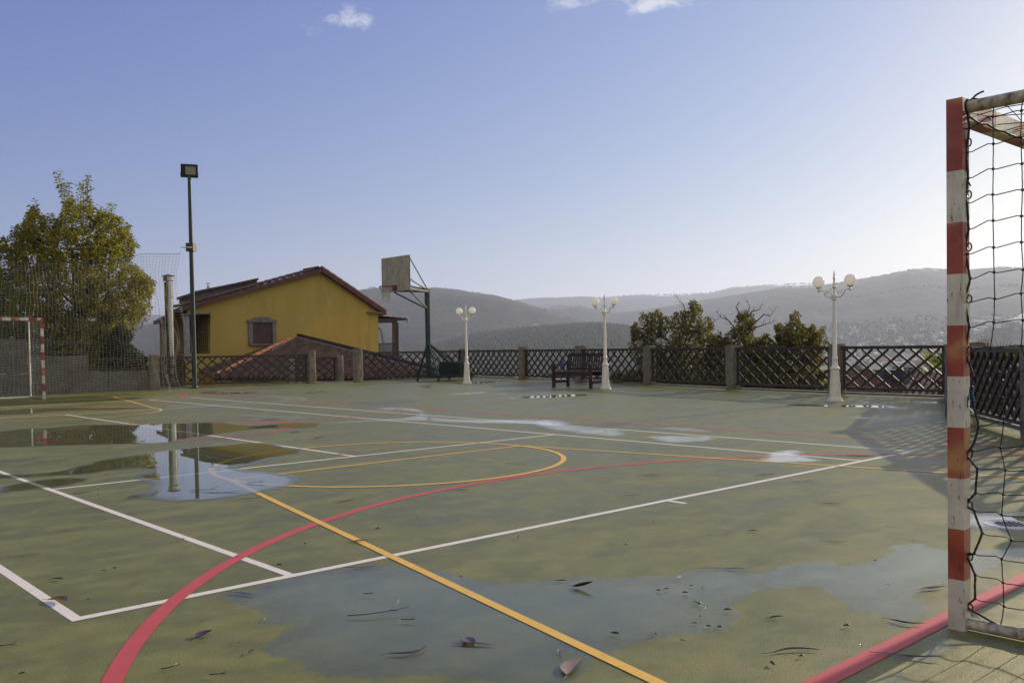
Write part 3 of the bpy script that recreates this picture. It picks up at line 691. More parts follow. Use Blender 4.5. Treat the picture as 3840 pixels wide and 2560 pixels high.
# ------------------------------------------------------------------ street lamps
def lamp(p, label, dup=None):
    t = empty('street_lamp', (p[0], p[1], 0), 0, label, 'street lamp', 'cream twin-globe street lamps')
    m = MB(); m.lathe([(.150, 0), (.152, .03), (.138, .036), (.134, .062), (.112, .078), (.114, .092)], n=8); m.build('base', M_CREAM, t, 30)
    pr = [(.104, .092), (.100, .12), (.072, .58), (.070, .60), (.090, .612), (.092, .640), (.076, .655), (.058, .67), (.056, .70), (.050, .72), (.049, .80), (.053, .81), (.053, .83), (.047, .84), (.0415, .86), (.0285, 1.915), (.036, 1.92), (.049, 1.935), (.046, 1.95), (.052, 1.962), (.058, 1.985), (.052, 2.02), (.028, 2.03)]
    m = MB(); m.lathe(pr, n=28)
    for k in range(16):      # fluting of the foot
        a = 2*PI*k/16; m.bar((.1*math.cos(a), .1*math.sin(a), .12), (.074*math.cos(a), .074*math.sin(a), .57), .008, .008, up=(math.cos(a), math.sin(a), 0))
    m.box((0, -.094, .30), (.07, .006, .13)); m.build('column', M_CREAM, t, 35)
    fp = [(.028, 2.03), (.020, 2.05), (.024, 2.075), (.018, 2.09), (.020, 2.14), (.030, 2.15), (.034, 2.162), (.042, 2.170), (.038, 2.178), (.020, 2.185), (.018, 2.28), (.024, 2.285), (.014, 2.30), (.026, 2.33), (.028, 2.345), (.014, 2.37), (.018, 2.40), (.010, 2.45), (.003, 2.488)]
    m = MB(); m.lathe(fp, n=16)
    for s in (-1, 1): m.tube([(0, s*.03, 2.165), (0, s*.055, 2.172), (0, s*.062, 2.188), (0, s*.052, 2.194)], .005, 6)
    m.build('finial', M_CREAM, t, 35)
    ph = .17 if '1' else 0
    for s in (-1, 1):
        m = MB()
        m.tube([(0, s*y, z) for y, z in [(.04, 1.985), (.09, 1.975), (.135, 1.985), (.175, 2.02), (.200, 2.07), (.222, 2.105), (.26, 2.118), (.32, 2.122), (.36, 2.116)]], [.013, .013, .013, .012, .012, .011, .011, .013, .004], 8)
        m.tube([(0, s*y, z) for y, z in [(.03, 2.165), (.06, 2.13), (.10, 2.10), (.14, 2.075), (.18, 2.055)]], .0055, 6)
        m.tube([(0, s*(.095+.030*math.cos(a)), 2.045+.030*math.sin(a)) for a in np.linspace(-.4, 5.2, 14)], .0055, 6)
        m.tube([(0, s*(.155+.018*math.cos(a)), 2.075+.018*math.sin(a)) for a in np.linspace(0, 5.5, 12)], .005, 6)
        m.tube([(0, s*.15, 2.085), (0, s*.152, 2.12), (0, s*.147, 2.135)], [.010, .007, .001], 6)
        m.tube([(0, s*.19, 2.04), (0, s*.215, 2.028), (0, s*.222, 2.015)], [.006, .005, .002], 6)
        m.lathe([(.002, 2.066), (.010, 2.085), (.018, 2.100), (.030, 2.112), (.022, 2.126), (.016, 2.136), (.026, 2.150), (.050, 2.168), (.064, 2.184), (.066, 2.190)], (0, s*.32, 0), 16)
        for a in (0, PI/2, PI, 3*PI/2): m.tube([(.02*math.cos(a), s*.32+.02*math.sin(a), 2.112), (.045*math.cos(a), s*.32+.045*math.sin(a), 2.118)], [.008, .002], 5)
        m.build('arm', M_CREAM, t, 40)
        m = MB(); m.sphere((0, s*.32, 2.283), .111, 32, 20); m.build('globe', M_GLOBE, t, 80)
    return t
lamp(G(1918, 921.6), 'nearest and largest cream street lamp, at the right in front of the fence')
lamp(G(1391, 892.8), 'cream twin-globe street lamp beside the right end of the bench')
lamp(G(1072.5, 881), 'smallest cream street lamp, in front of the basketball hoop counterweight')

# ------------------------------------------------------------------ bench
def bench():
    f = G(1270, 889.7); x0 = 16.44; ya = 13.60; yb = 12.22
    t = empty('wooden_bench', (x0, (ya+yb)/2, 0), 0, 'dark wooden garden bench with slatted back and armrests', 'bench')
    h = (ya-yb)/2; b = M_BENCH
    for s in (-1, 1):
        m = MB(); m.box((0, s*h, .31), (.07, .07, .62)); m.build('leg', b, t, loc=None)
        m = MB(); m.bar((.56, s*h, 0), (.56, s*h, .42), .07, .07, up=(0, 1, 0)); m.bar((.56, s*h, .42), (.66, s*h, .93), .07, .07, up=(0, 1, 0)); m.build('leg', b, t)
        m = MB(); m.bar((-.05, s*h, .635), (.60, s*h, .645), .10, .032); m.build('armrest', b, t)
        m = MB(); m.bar((.036, s*h, .16), (.524, s*h, .16), .03, .06); m.build('stretcher', b, t)
    m = MB(); m.bar((-.005, -h+.037, .375), (-.005, h-.037, .375), .035, .10); m.bar((.54, -h+.037, .375), (.54, h-.037, .375), .03, .09)
    for i in range(6): m.bar((.02+.095*i, -h-.02, .437), (.02+.095*i, h+.02, .437), .082, .022)
    m.build('seat', b, t)
    m = MB(); m.bar((.652, -h+.037, .885), (.652, h-.037, .885), .035, .09); m.bar((.575, -h+.037, .50), (.575, h-.037, .50), .03, .06)
    n = 15
    for i in range(n):
        y = -h+.08+(2*h-.16)*i/(n-1); m.bar((.582, y, .53), (.645, y, .845), .042, .015, up=(1, 0, -.2))
    m.build('backrest', b, t)
bench()

# ------------------------------------------------------------------ basketball hoop
def hoop():
    px, py = 17.65, 20.9
    t = empty('basketball_hoop', (px, py, 0), 0, 'movable basketball hoop with weathered white backboard on a dark green pole', 'basketball hoop')
    g = M_GREEN; bx = 16.35-px; zb = HT((16.35, 20.1), 1087/D); zt = HT((16.35, 20.1), 955/D)
    ptop = 3.14
    m = MB(); m.box((0, 0, (ptop+.12)/2), (.12, .12, ptop-.12)); m.build('pole', g, t)
    t2 = NT('weathered_backboard'); v = t2.obj(); a = t2.noise(t2.scale(v, (1, 3.2, 1.2)), 2.2, 7, .7); bb = t2.noise(v, 14, 5, .7)
    c = t2.ramp(a, [(.30, (.24, .21, .13)), (.5, (.40, .36, .25)), (.70, (.50, .45, .33))]); c = t2.mixc(t2.rng(bb, .55, .72, 0, .55), c, (.09, .085, .06))
    mb_ = t2.fin(t2.bsdf(c, .7, 0, t2.bump(bb, .2, .004)))
    m = MB(); m.box((bx, 0, (zb+zt)/2), (.03, 1.57, zt-zb)); m.build('backboard', mb_, t)
    m = MB(); 
    for s in (-1, 1): m.bar((bx+.025, s*.77, zb), (bx+.025, s*.77, zt), .03, .03, up=(0, 1, 0))
    m.bar((bx+.027, -.75, zb+.02), (bx+.027, .75, zb+.02), .026, .035); m.bar((bx+.027, -.75, zt-.02), (bx+.027, .75, zt-.02), .026, .035); m.build('board_frame', M_BLACK, t)
    m = MB()
    for s in (-1, 1):
        m.bar((0, s*.06, ptop-.06), (bx+.04, s*.70, zb+.05), .05, .06); m.bar((-.02, s*.05, ptop), (bx+.04, s*.74, zt-.05), .03, .035)
        m.bar((-.08, s*.06, ptop-.62), (bx+.25, s*.45, zb+.0), .04, .045); m.bar((-.05, s*.05, ptop), (bx+.04, s*.6, zb+.42), .03, .035)
    m.build('support_arm', g, t)
    zr = HT((16.0, 20.9), 1074/D); rc = (bx-.15-.235, 0, zr); red = mat('faded_orange_rim', (.22, .05, .03), .5, .2, .3, 20)
    m = MB(); m.tube([(rc[0]+.225*math.cos(a), .225*math.sin(a), zr) for a in np.linspace(0, 2*PI, 33)], .011, 8, False)
    m.box((bx-.04, 0, zr-.03), (.05, .20, .16)); m.tube([(bx-.03, .08, zr-.10), (rc[0]+.12, .16, zr-.01)], .009, 6); m.tube([(bx-.03, -.08, zr-.10), (rc[0]+.12, -.16, zr-.01)], .009, 6)
    rim = m.build('rim', red, t, 50)
    m = MB()
    for k in range(12):
        for s in (-1, 1):
            pts = []
            for j in range(5):
                a = 2*PI*(k+s*j*.5)/12; r = [.222, .18, .145, .125, .118][j]; pts.append((rc[0]+r*math.cos(a), r*math.sin(a), zr-.01-[0, .11, .21, .31, .40][j]))
            m.tube(pts, .006, 5, False)
        a = 2*PI*k/12; m.tube([(rc[0]+.118*math.cos(a), .118*math.sin(a), zr-.41), (rc[0]+.12*math.cos(a), .12*math.sin(a), zr-.47-.03*(k % 3))], .006, 5)
    m.build('hoop_net', mat('grey_hoop_net', (.42, .41, .36), .8, 0, .1, 5, 0), t, 50)
    m = MB()
    X0, X1, Y = -.06, 1.48, .60
    for s in (-1, 1): m.bar((X0, s*Y, .17), (X1, s*Y, .17), .08, .10)
    for X in (X0+.05, X1-.05, .7): m.bar((X, -Y+.04, .17), (X, Y-.04, .17), .08, .09)
    m.build('base_frame', g, t)
    m = MB()
    for s in (-1, 1):
        m.bar((0, s*.03, 1.29), (X0+.04, s*(Y-.02), .20), .045, .045, up=(1, 0, 0)); m.bar((.03, s*.03, 1.27), (X1-.08, s*(Y-.03), .20), .045, .045)
    m.bar((.05, 0, 1.25), (.95, 0, .60), .045, .045); m.build('brace', g, t)
    m = MB(); m.box((1.15, 0, .42), (.50, 1.14, .46)); m.build('counterweight_box', g, t)
    for X in (X0+.05, X1-.08):
        for s in (-1, 1):
            w_ = MB(); w_.tube([(X-.03, s*Y-.022, .052), (X-.03, s*Y+.022, .052)], .052, 16); w_.bar((X-.03, s*Y-.032, .05), (X, s*Y-.032, .125), .008, .045, up=(0, 1, 0)); w_.bar((X-.03, s*Y+.032, .05), (X, s*Y+.032, .125), .008, .045, up=(0, 1, 0))
            w_.build('caster', mat('rusty_brass_caster', (.20, .13, .05), .4, .7, .4, 40), t, 40)
hoop()

# ------------------------------------------------------------------ floodlight pole
def floodlight():
    b = G(447.5, 891.5); zt = HT(b, 401); L = G(447.5, 891.5)
    t = empty('floodlight_pole', (b[0], b[1], 0), 0, 'tall dark green pole with a single black floodlight on top', 'floodlight')
    lean = (PROJ((b[0], b[1], zt))[0]-437)
    m = MB(); m.tube([(0, 0, 0), (0, 0, .05), (0, 0, zt*.5), (0, 0, zt)], [.085, .078, .068, .055], 20); m.build('pole', M_GREEN, t, 40)
    m = MB(); m.lathe([(.17, 0), (.17, .02), (.10, .03), (.09, .06)], n=16); m.build('base_plate', M_BLACK, t, 40)
    s1_ = HT(b, 410); fx = Vector((FWD[0], FWD[1], 0)).normalized(); rt = Vector((RGT[0], RGT[1], 0)).normalized()
    d = (-fx*.93+rt*.36).normalized(); sx = Vector((-d.y, d.x, 0)); head = Matrix((sx, -d, Vector((0, 0, 1)))).transposed() @ Matrix.Rotation(.30, 3, 'X')
    c = Vector((0, 0, HT(b, 394)+.02)); hh = head
    m = MB(); m.box(c, (.50, .16, .40), rot=hh); m.box(c+hh @ Vector((0, .11, .0)), (.40, .06, .30), rot=hh)
    for k in range(7): m.box(c+hh @ Vector((-.18+.06*k, .155, 0)), (.012, .06, .26), rot=hh)
    m.build('floodlight_head', M_BLACK, t)
    m = MB(); F = lambda x, z, w, h: m.box(c+hh @ Vector((x, -.086, z)), (w, .014, h), rot=hh)
    F(0, .17, .50, .06); F(0, -.15, .50, .10); F(-.18, .02, .14, .24); F(.22, .02, .06, .24); m.build('bezel', M_BLACK, t)
    t3 = NT('dusty_floodlight_glass'); p = t3.N('BsdfPrincipled', Roughness=.18); p.inputs['Base Color'].default_value = (.34, .33, .25, 1); gm = t3.fin(p.outputs[0])
    m = MB(); m.box(c+hh @ Vector((.035, -.0945, .02)), (.30, .006, .24), rot=hh); m.build('glass', gm, t)
    m = MB()
    for s in (-1, 1): m.bar(c+hh @ Vector((s*.26, 0, -.05)), c+hh @ Vector((s*.26, 0, -.19)), .01, .04); m.bar(c+hh @ Vector((s*.26, 0, -.19)), Vector((0, 0, zt+.01)), .04, .01)
    m.build('bracket', M_BLACK, t)
    zc = HT(b, 568); m = MB(); m.box((0, 0, zc), (.24, .24, .26), rz=.7); m.build('clamp_box', mat('grey_clamp', (.055, .055, .045), .5, .3), t)
    e = PYw(415, 576, 22.95); m = MB(); m.tube([(-.08*0, -.10, zc-.02), (e[0]-b[0], e[1]-b[1], zc-.10)], [.03, .012], 8); m.build('net_arm', mat('grey_clamp', (1, 1, 1)), t, 40)
    return b, zc
FB, FZC = floodlight()
# ball stop net
def ballnet():
    Y0 = 22.95
    e = PYw(411, 583, Y0); xR = float(e[0]); zR = float(e[2]); xL = 2.5
    t = empty('ball_net', ((xL+xR)/2, Y0, 0), 0, 'tall pale ball-stop net hanging behind the far goal, before the tree', 'ball net')
    cell = .092; ncol = int((xR-xL)/cell); rows = 52; m = MB(); r = random.Random(2)
    zl = float(PYw(100, 600, Y0)[2]); ze = float(PYw(330, 583, Y0)[2])
    def topz(x):
        xa, xb_ = float(PYw(203, 598, Y0)[0]), float(PYw(330, 583, Y0)[0])
        if x < xa: return zl
        if x < xb_: return zl+(ze-zl)*((x-xa)/(xb_-xa))**1.3
        return ze+(zR-ze)*((x-xb_)/(xR-xb_))**1.2
    edge_px = [(411, 583), (408.5, 620), (409, 640), (413, 668), (419, 705), (424, 740), (431, 770), (436, 799), (432, 815), (434, 840), (437, 862), (442, 880)]
    ev = [PYw(x, y, Y0) for x, y in edge_px]; ez = [q[2] for q in ev][::-1]; ex = [q[0] for q in ev][::-1]
    grid = []
    for i in range(ncol+1):
        x0 = xL+i*(xR-xL)/ncol; tz = topz(x0); col = []
        for j in range(rows+1):
            v = j/rows; z = tz*(1-v)+.02*v
            s = (x0-xL)/(xR-xL)
            exx = float(np.interp(z, ez, ex)); g_ = max(0, (s-.60)/.40)
            x = x0+(exx-xR)*g_**1.2+.03*math.sin(z*2.3+i*.21)+.012*math.sin(z*9+i)
            # bunched folds hanging at the right
            fold = max(0, (s-.78)/.22)*min(1, v*2.2)
            x -= fold*.16*math.sin(s*PI*9)*(.6+.4*math.sin(z*3))
            y = .10*math.sin(i*.5)*v+.35*fold*math.sin(i*1.7+z)-.25*v*v*math.sin(i*.08)
            zz = z-.03*math.sin(i*.35+z*1.5)*v-.05*fold*math.sin(i*.9)
            col.append(Vector((x, Y0+y*.6, zz)))
        grid.append(col)
    off = Vector((-(xL+xR)/2, -Y0, 0))
    for c in grid: m.tube([p+off for p in c], .0036, 3, False)
    for j in range(rows+1): m.tube([grid[i][j]+off for i in range(ncol+1)], .0034, 3, False)
    m.build('net', M_CORD, t)
    m = MB(); m.tube([grid[i][0]+off for i in range(ncol+1)]+[Vector(PYw(415, 577, Y0))+off], .006, 5); m.build('top_cable', M_BLACK, t, 50)
ballnet()

# ------------------------------------------------------------------ roofs with barrel tiles
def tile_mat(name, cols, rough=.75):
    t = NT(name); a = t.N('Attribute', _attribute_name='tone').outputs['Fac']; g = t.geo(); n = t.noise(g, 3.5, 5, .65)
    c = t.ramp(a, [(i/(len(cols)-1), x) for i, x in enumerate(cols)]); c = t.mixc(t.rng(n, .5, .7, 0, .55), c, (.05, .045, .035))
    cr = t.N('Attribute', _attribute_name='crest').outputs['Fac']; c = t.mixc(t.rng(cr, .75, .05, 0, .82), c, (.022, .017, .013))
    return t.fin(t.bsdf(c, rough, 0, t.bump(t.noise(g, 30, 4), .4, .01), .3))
def tile_roof(name, poly, e, u, m, parent, pitch=.21, course=.38, amp=.055, origin=None):
    # barrel tiles on the plane through poly[0]; e runs along the eave, u up the slope
    o = np.array(poly[0], float); e = np.array(e, float); e /= np.linalg.norm(e); u = np.array(u, float); u -= e*(u@e); u /= np.linalg.norm(u)
    nrm = np.cross(e, u); nrm = nrm if nrm[2] > 0 else -nrm
    P2 = np.array([((np.array(p)-o)@e, (np.array(p)-o)@u) for p in poly]); mn = P2.min(0)-.02; mx = P2.max(0)+.02
    ds = pitch/8; S = np.arange(mn[0], mx[0]+ds, ds)
    T = []; H = []; k = math.floor(mn[1]/course)
    while k*course < mx[1]:
        T += [k*course+.002, k*course+course*.998]; H += [.030, .0]; k += 1
    T = np.array(T); H = np.array(H); s, tt = np.meshgrid(S, T, indexing='ij'); hh = np.broadcast_to(H, s.shape)
    ph = (s/pitch) % 1.0
    prof = np.where(ph < .62, np.sqrt(np.clip(1-((ph-.31)/.33)**2, 0, 1)), -.35*np.sqrt(np.clip(1-((ph-.81)/.20)**2, 0, 1)))
    rr = np.random.default_rng(5); ci = np.floor(s/pitch).astype(int); ri = np.broadcast_to(np.arange(len(T))//2, s.shape)
    jit = rr.random((400, 400)); tone = jit[ci % 400, ri % 400]
    hgt = prof*amp+hh+(tone-.5)*.008
    V = o+s[..., None]*e+tt[..., None]*u+hgt[..., None]*nrm; V = V.reshape(-1, 3)
    nx, ny = s.shape; ii, jj = np.meshgrid(np.arange(nx-1), np.arange(ny-1), indexing='ij'); ii = ii.ravel(); jj = jj.ravel()
    cx = S[ii]+ds/2; cy = (T[jj]+T[jj+1])/2; ins = np.zeros(len(cx), bool)
    for a, b in zip(P2, np.roll(P2, -1, 0)):
        cr = (a[1] > cy) != (b[1] > cy); den = b[1]-a[1] if abs(b[1]-a[1]) > 1e-9 else 1e-9
        ins ^= cr & (cx < a[0]+(cy-a[1])*(b[0]-a[0])/den)
    ii = ii[ins]; jj = jj[ins]; F = np.stack([ii*ny+jj, (ii+1)*ny+jj, (ii+1)*ny+jj+1, ii*ny+jj+1], 1)
    q, inv = np.unique(F, return_inverse=True)
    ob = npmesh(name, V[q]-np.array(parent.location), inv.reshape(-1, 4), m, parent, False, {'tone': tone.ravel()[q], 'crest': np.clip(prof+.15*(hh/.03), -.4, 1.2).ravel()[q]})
    return ob
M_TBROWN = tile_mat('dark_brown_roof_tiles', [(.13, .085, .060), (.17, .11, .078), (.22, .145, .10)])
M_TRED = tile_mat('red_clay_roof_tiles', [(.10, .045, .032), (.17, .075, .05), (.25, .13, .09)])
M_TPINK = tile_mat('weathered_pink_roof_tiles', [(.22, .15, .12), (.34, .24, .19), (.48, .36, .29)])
M_ORANGE = mat('orange_ridge_tile', (.74, .32, .14), .7, 0, .25, 5, .3)
M_MORTAR = mat('white_mortar', (.62, .60, .56), .8, 0, .2, 9, .3)
M_VERGE = mat('red_verge_tile', (.14, .060, .042), .7, 0, .25, 4, .3)
def ridge(name, a, b, r, m, parent, step=.38, mortar=None, flip=False):
    a = Vector(a); b = Vector(b); L = (b-a).length; d = (b-a).normalized(); n = int(L/step); mb = MB(); off = Vector(parent.location)
    side = d.cross(Vector((0, 0, 1))).normalized(); up = side.cross(d).normalized()
    for i in range(n):
        for rr_, t0, t1 in ((r, 0, 1.06),):
            p0 = a+d*(i*L/n); p1 = a+d*((i+1.08)*L/n); vs = []; K = 8
            for p, q in ((p0, r*1.08), (p1, r*.90)):
                for k in range(K+1):
                    an = PI*k/K; vs.append(p+side*math.cos(an)*q+up*math.sin(an)*q*.9-off)
                for k in range(K, -1, -1):
                    an = PI*k/K; vs.append(p+side*math.cos(an)*q*.86+up*math.sin(an)*q*.74-off)
            N_ = 2*(K+1); mb.add(vs, [tuple(range(N_-1, -1, -1)), tuple(range(N_, 2*N_))]+[(k, (k+1) % N_, N_+(k+1) % N_, N_+k) for k in range(N_)])
    ob = mb.build(name, m, parent, 50)
    if mortar:
        mb = MB(); rnd = random.Random(3); sg = -1 if flip else 1
        for i in range(n*2):
            p = a+d*((i+.5)*L/(2*n))+side*sg*r*1.02-up*.01-off; mb.box(p, (.13, .20*rnd.uniform(.7, 1.2), .05), rz=math.atan2(d.y, d.x))
        mb.build('mortar', mortar, parent)
    return ob

# ------------------------------------------------------------------ yellow house
def house_wall_mat():
    t = NT('ochre_render'); g = t.geo(); n = t.noise(t.scale(g, (.6, .6, .35)), 1.0, 6, .6); f = t.noise(g, 45, 3)
    c = t.ramp(n, [(.3, (.46, .33, .080)), (.7, (.55, .395, .095))])
    st = t.noise(t.scale(g, (1.6, 1.6, .22)), 1.1, 5, .65, .5); c = t.mixc(t.rng(st, .56, .66, 0, .6), c, (.42, .29, .08))
    st2 = t.noise(t.scale(g, (1.9, 1.9, .5), (0, 0, .6)), .9, 6, .7, .9); c = t.mixc(t.rng(st2, .60, .66, 0, .45), c, (.55, .44, .24))
    return t.fin(t.bsdf(c, .85, 0, t.bump(f, .2, .006), .2))
M_OCH = house_wall_mat()
def yellow_house():
    p0 = CAM+ray(735, 618)*44; ph = math.radians(-4); u = np.array([math.cos(ph), math.sin(ph), 0]); n = np.array([-u[1], u[0], 0])
    W = lambda x, y, back=0: PL(x, y, p0+n*back, n)
    base = W(650, 815); t = empty('yellow_house', (float(base[0]), float(base[1]), -4.0), 0, 'ochre yellow house with red tiled gable roof and one stone-framed window', 'house')
    off = Vector(t.location)
    def pb(name, poly, dvec, m, par=t, mb=None):
        mm = mb or MB(); mm.prism([Vector(q)-off for q in poly], dvec)
        return mm.build(name, m, par) if mb is None else mm
    ex = Vector(u); ny = Vector(n); down = -4.0
    pk = W(735, 623); Lb = W(430, 812).copy(); tl = W(430, 712.5); tr = W(868, 707); br = tr.copy(); br[2] = down
    ol = W(430, 722); orr = W(483, 722); ob_ = W(483, 812); olb = W(430, 812)
    sl = (pk[2]-tl[2])/np.dot(pk-tl, u)
    topat = lambda w: (tl+u*np.dot(w-tl, u))+np.array([0, 0, sl*np.dot(w-tl, u)])
    or_t = topat(orr)
    bl = olb.copy(); bl[2] = down; b2 = ob_.copy(); b2[2] = down
    m = MB()
    for poly in ([tl, or_t, orr, ol], [or_t, pk, tr, br, b2, ob_, orr], [olb, ob_, b2, bl]): pb('', poly, ny*.28, None, mb=m)
    # side walls and back
    dp = ny*9.0
    a = Vector(tr)-ex*.28; m.prism([Vector(tr)-off+ny*.285, Vector(br)-off+ny*.285, Vector(br)-off+dp, Vector(tr)-off+dp], -ex*.28)
    m.build('wall', M_OCH, t)
    # recess behind the balcony opening
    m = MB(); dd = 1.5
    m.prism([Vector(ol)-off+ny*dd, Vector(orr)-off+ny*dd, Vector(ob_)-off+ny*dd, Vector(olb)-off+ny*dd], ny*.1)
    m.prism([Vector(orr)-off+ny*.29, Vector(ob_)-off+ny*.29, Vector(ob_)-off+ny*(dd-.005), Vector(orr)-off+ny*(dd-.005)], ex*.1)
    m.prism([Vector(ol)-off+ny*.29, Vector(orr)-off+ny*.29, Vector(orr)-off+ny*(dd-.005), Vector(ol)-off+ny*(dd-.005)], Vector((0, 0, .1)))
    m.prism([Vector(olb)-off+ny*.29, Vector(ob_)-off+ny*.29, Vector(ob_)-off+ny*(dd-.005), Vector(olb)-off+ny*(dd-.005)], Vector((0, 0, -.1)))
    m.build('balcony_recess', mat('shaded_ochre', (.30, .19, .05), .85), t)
    d0 = Vector(ol)-off+ny*(dd-.03)+ex*.1; m = MB(); hgt = ol[2]-olb[2]
    m.prism([d0+Vector((0, 0, -.28)), d0+ex*.82+Vector((0, 0, -.28)), d0+ex*.82+Vector((0, 0, -hgt)), d0+Vector((0, 0, -hgt))], ny*-.05)
    o = m.build('door', mat('dark_door', (.018, .012, .01), .4), t)
    m = MB(); m.sphere(d0+ex*.74-ny*.09+Vector((0, 0, -hgt+.45)), .05, 10, 8); m.build('knob', mat('brass', (.6, .42, .14), .25, 1.0), o, 60)
    # pale column at the corner of the opening
    c = Vector(W(429, 815))-off; c2 = Vector(W(427.5, 722))-off; m = MB(); m.tube([(c.x, c.y-.05, c.z-.3), (c.x, c.y-.05, c2.z)], .13, 18); m.build('column', mat('pale_stone_column', (.36, .33, .32), .6), t, 40)
    m = MB(); a = Vector(olb)-off+ny*.1; b = Vector(ob_)-off+ny*.1
    m.bar(a+Vector((0, 0, .95)), b+Vector((0, 0, .95)), .035, .035); m.bar(a+Vector((0, 0, .1)), b+Vector((0, 0, .1)), .03, .03)
    for i in range(1, 12): q = a.lerp(b, i/12); m.tube([q+Vector((0, 0, .1)), q+Vector((0, 0, .95))], .012, 6)
    m.build('balcony_railing', M_BLACK, t)
    # window
    f = MB(); fo = [W(568.5, 735), W(631.5, 733), W(632, 789), W(570, 793)]; fi = [W(578, 740.5), W(626, 738.5), W(626, 788), W(578.5, 791)]
    z_ = lambda w: w[2]; dep = -.07
    ub = lambda w: float(np.dot(w-p0, u))
    x0, x1, zt, zb = ub(W(570, 760)), ub(W(632, 760)), W(600, 735)[2], W(600, 791)[2]; xi0, xi1, zi1, zi0 = ub(W(579, 760)), ub(W(624.5, 760)), W(600, 740.5)[2], W(600, 789)[2]
    B = lambda x, z: Vector(p0)-off+ex*x+Vector((0, 0, z-p0[2]))
    def rect(mm, xa, xb, za, zb2, fr, th): mm.prism([B(xa, za)-ny*fr, B(xb, za)-ny*fr, B(xb, zb2)-ny*fr, B(xa, zb2)-ny*fr], -ny*th)
    wn = MB(); rect(wn, xi0+.002, xi1-.002, zi0, zi1, .003, .02)
    win = wn.build('window', mat('brown_roller_shutter', (.085, .042, .028), .5, 0, .3, 3, .2), t)
    m = MB(); rect(m, x0, xi0, zb+.02, zt-.0, .003, .09); rect(m, xi1, x1, zb+.02, zt, .003, .09)
    xm = (x0+x1)/2; m.prism([B(x0-.06, zi1+.01)-ny*.003, B(x1+.06, zi1+.01)-ny*.003, B(x1+.06, zt)-ny*.003, B(x1-.15, zt+.03)-ny*.003, B(x1-.3, zt+.13)-ny*.003, B(xm+.1, zt+.14)-ny*.003, B(xm-.1, zt+.14)-ny*.003, B(x0+.3, zt+.12)-ny*.003, B(x0+.12, zt+.02)-ny*.003, B(x0-.06, zt)-ny*.003], -ny*.12)
    m.prism([B(xm-.06, zi1+.0)-ny*.12, B(xm+.06, zi1)-ny*.12, B(xm+.09, zt+.16)-ny*.12, B(xm-.09, zt+.16)-ny*.12], -ny*.03)
    rect(m, x0+.02, x1-.02, zb-.035, zb+.018, .003, .16); m.build('window_frame', mat('grey_stone_frame', (.22, .19, .175), .75, 0, .2, 8, .3), win)
    m = MB()
    for k in range(14):
        za = zi0+(zi1-zi0)*(k+.1)/14; rect(m, xi0+.01, xi1-.01, za, za+(zi1-zi0)/14*.8, .023, .006)
    m.build('shutter_slats', mat('brown_roller_shutter', (1, 1, 1)), win)
    # roof: left slope, right slope
    pk2 = Vector(W(735, 616.5)); lf = Vector(W(408, 706)); rg = Vector(W(881, 714.5)); th = .20
    rf = MB()
    rf.prism([lf-off-ny*.28, pk2-off-ny*.28, pk2-off-ny*.28+Vector((0, 0, -th)), lf-off-ny*.28+Vector((0, 0, -th))], ny*.22)
    rf.prism([rg-off-ny*.28, pk2-off-ny*.28, pk2-off-ny*.28+Vector((0, 0, -th)), rg-off-ny*.28+Vector((0, 0, -th))], ny*.22)
    roof = rf.build('roof_verge', M_VERGE, t)
    dk = Vector((0, 0, -.10)); m = MB()
    m.prism([lf-off+dk, pk2-off+dk, pk2-off+dk+Vector((0, 0, -.12)), lf-off+dk+Vector((0, 0, -.12))], ny*1.7); m.prism([rg-off+dk, pk2-off+dk, pk2-off+dk+Vector((0, 0, -.12)), rg-off+dk+Vector((0, 0, -.12))], ny*1.7)
    m.build('roof_deck', mat('roof_underside', (.11, .08, .06), .8), t)
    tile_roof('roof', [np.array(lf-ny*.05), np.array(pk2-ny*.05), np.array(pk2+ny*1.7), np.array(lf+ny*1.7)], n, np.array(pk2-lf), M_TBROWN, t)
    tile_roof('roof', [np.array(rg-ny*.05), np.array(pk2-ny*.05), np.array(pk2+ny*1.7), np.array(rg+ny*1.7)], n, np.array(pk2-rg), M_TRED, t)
    ridge('verge_tiles', rg-ny*.16+Vector((0, 0, .02)), pk2-ny*.16+Vector((0, 0, .02)), .12, M_VERGE, t)
    m = MB(); m.bar(lf-off-ny*.15+ex*.15+Vector((0, 0, -.30)), lf-off-ny*.15+ex*1.4+Vector((0, 0, -.24)), .3, .05); m.bar(rg-off-ny*.1-ex*.2+Vector((0, 0, -.10)), rg-off-ny*.1-ex*1.0+Vector((0, 0, -.06)), .4, .05)
    m.build('eave_soffit', mat('grey_soffit', (.26, .24, .22), .8), t)
    # left wing under the lower roof
    bk = 1.3; P = lambda x, y: Vector(PL(x, y, p0+n*bk, n))-off
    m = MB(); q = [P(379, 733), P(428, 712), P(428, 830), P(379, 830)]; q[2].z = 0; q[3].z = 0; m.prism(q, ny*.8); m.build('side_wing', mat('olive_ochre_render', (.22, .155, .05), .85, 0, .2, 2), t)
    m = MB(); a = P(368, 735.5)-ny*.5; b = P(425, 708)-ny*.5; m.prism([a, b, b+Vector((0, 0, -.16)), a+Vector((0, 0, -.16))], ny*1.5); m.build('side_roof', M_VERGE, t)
    ridge('verge_tiles', Vector(a)+off+Vector((0, 0, .0))-ny*.02, Vector(b)+off-ny*.02, .11, M_TBROWN, t)
    m = MB(); q = [P(390, 744), P(395, 743), P(395, 780), P(390, 781)]; m.prism([x-ny*.01 for x in q], -ny*.03); m.build('narrow_window', M_BLACK, t)
    # rear dormer
    bk2 = 1.75; P = lambda x, y: Vector(PL(x, y, p0+n*bk2, n))-off
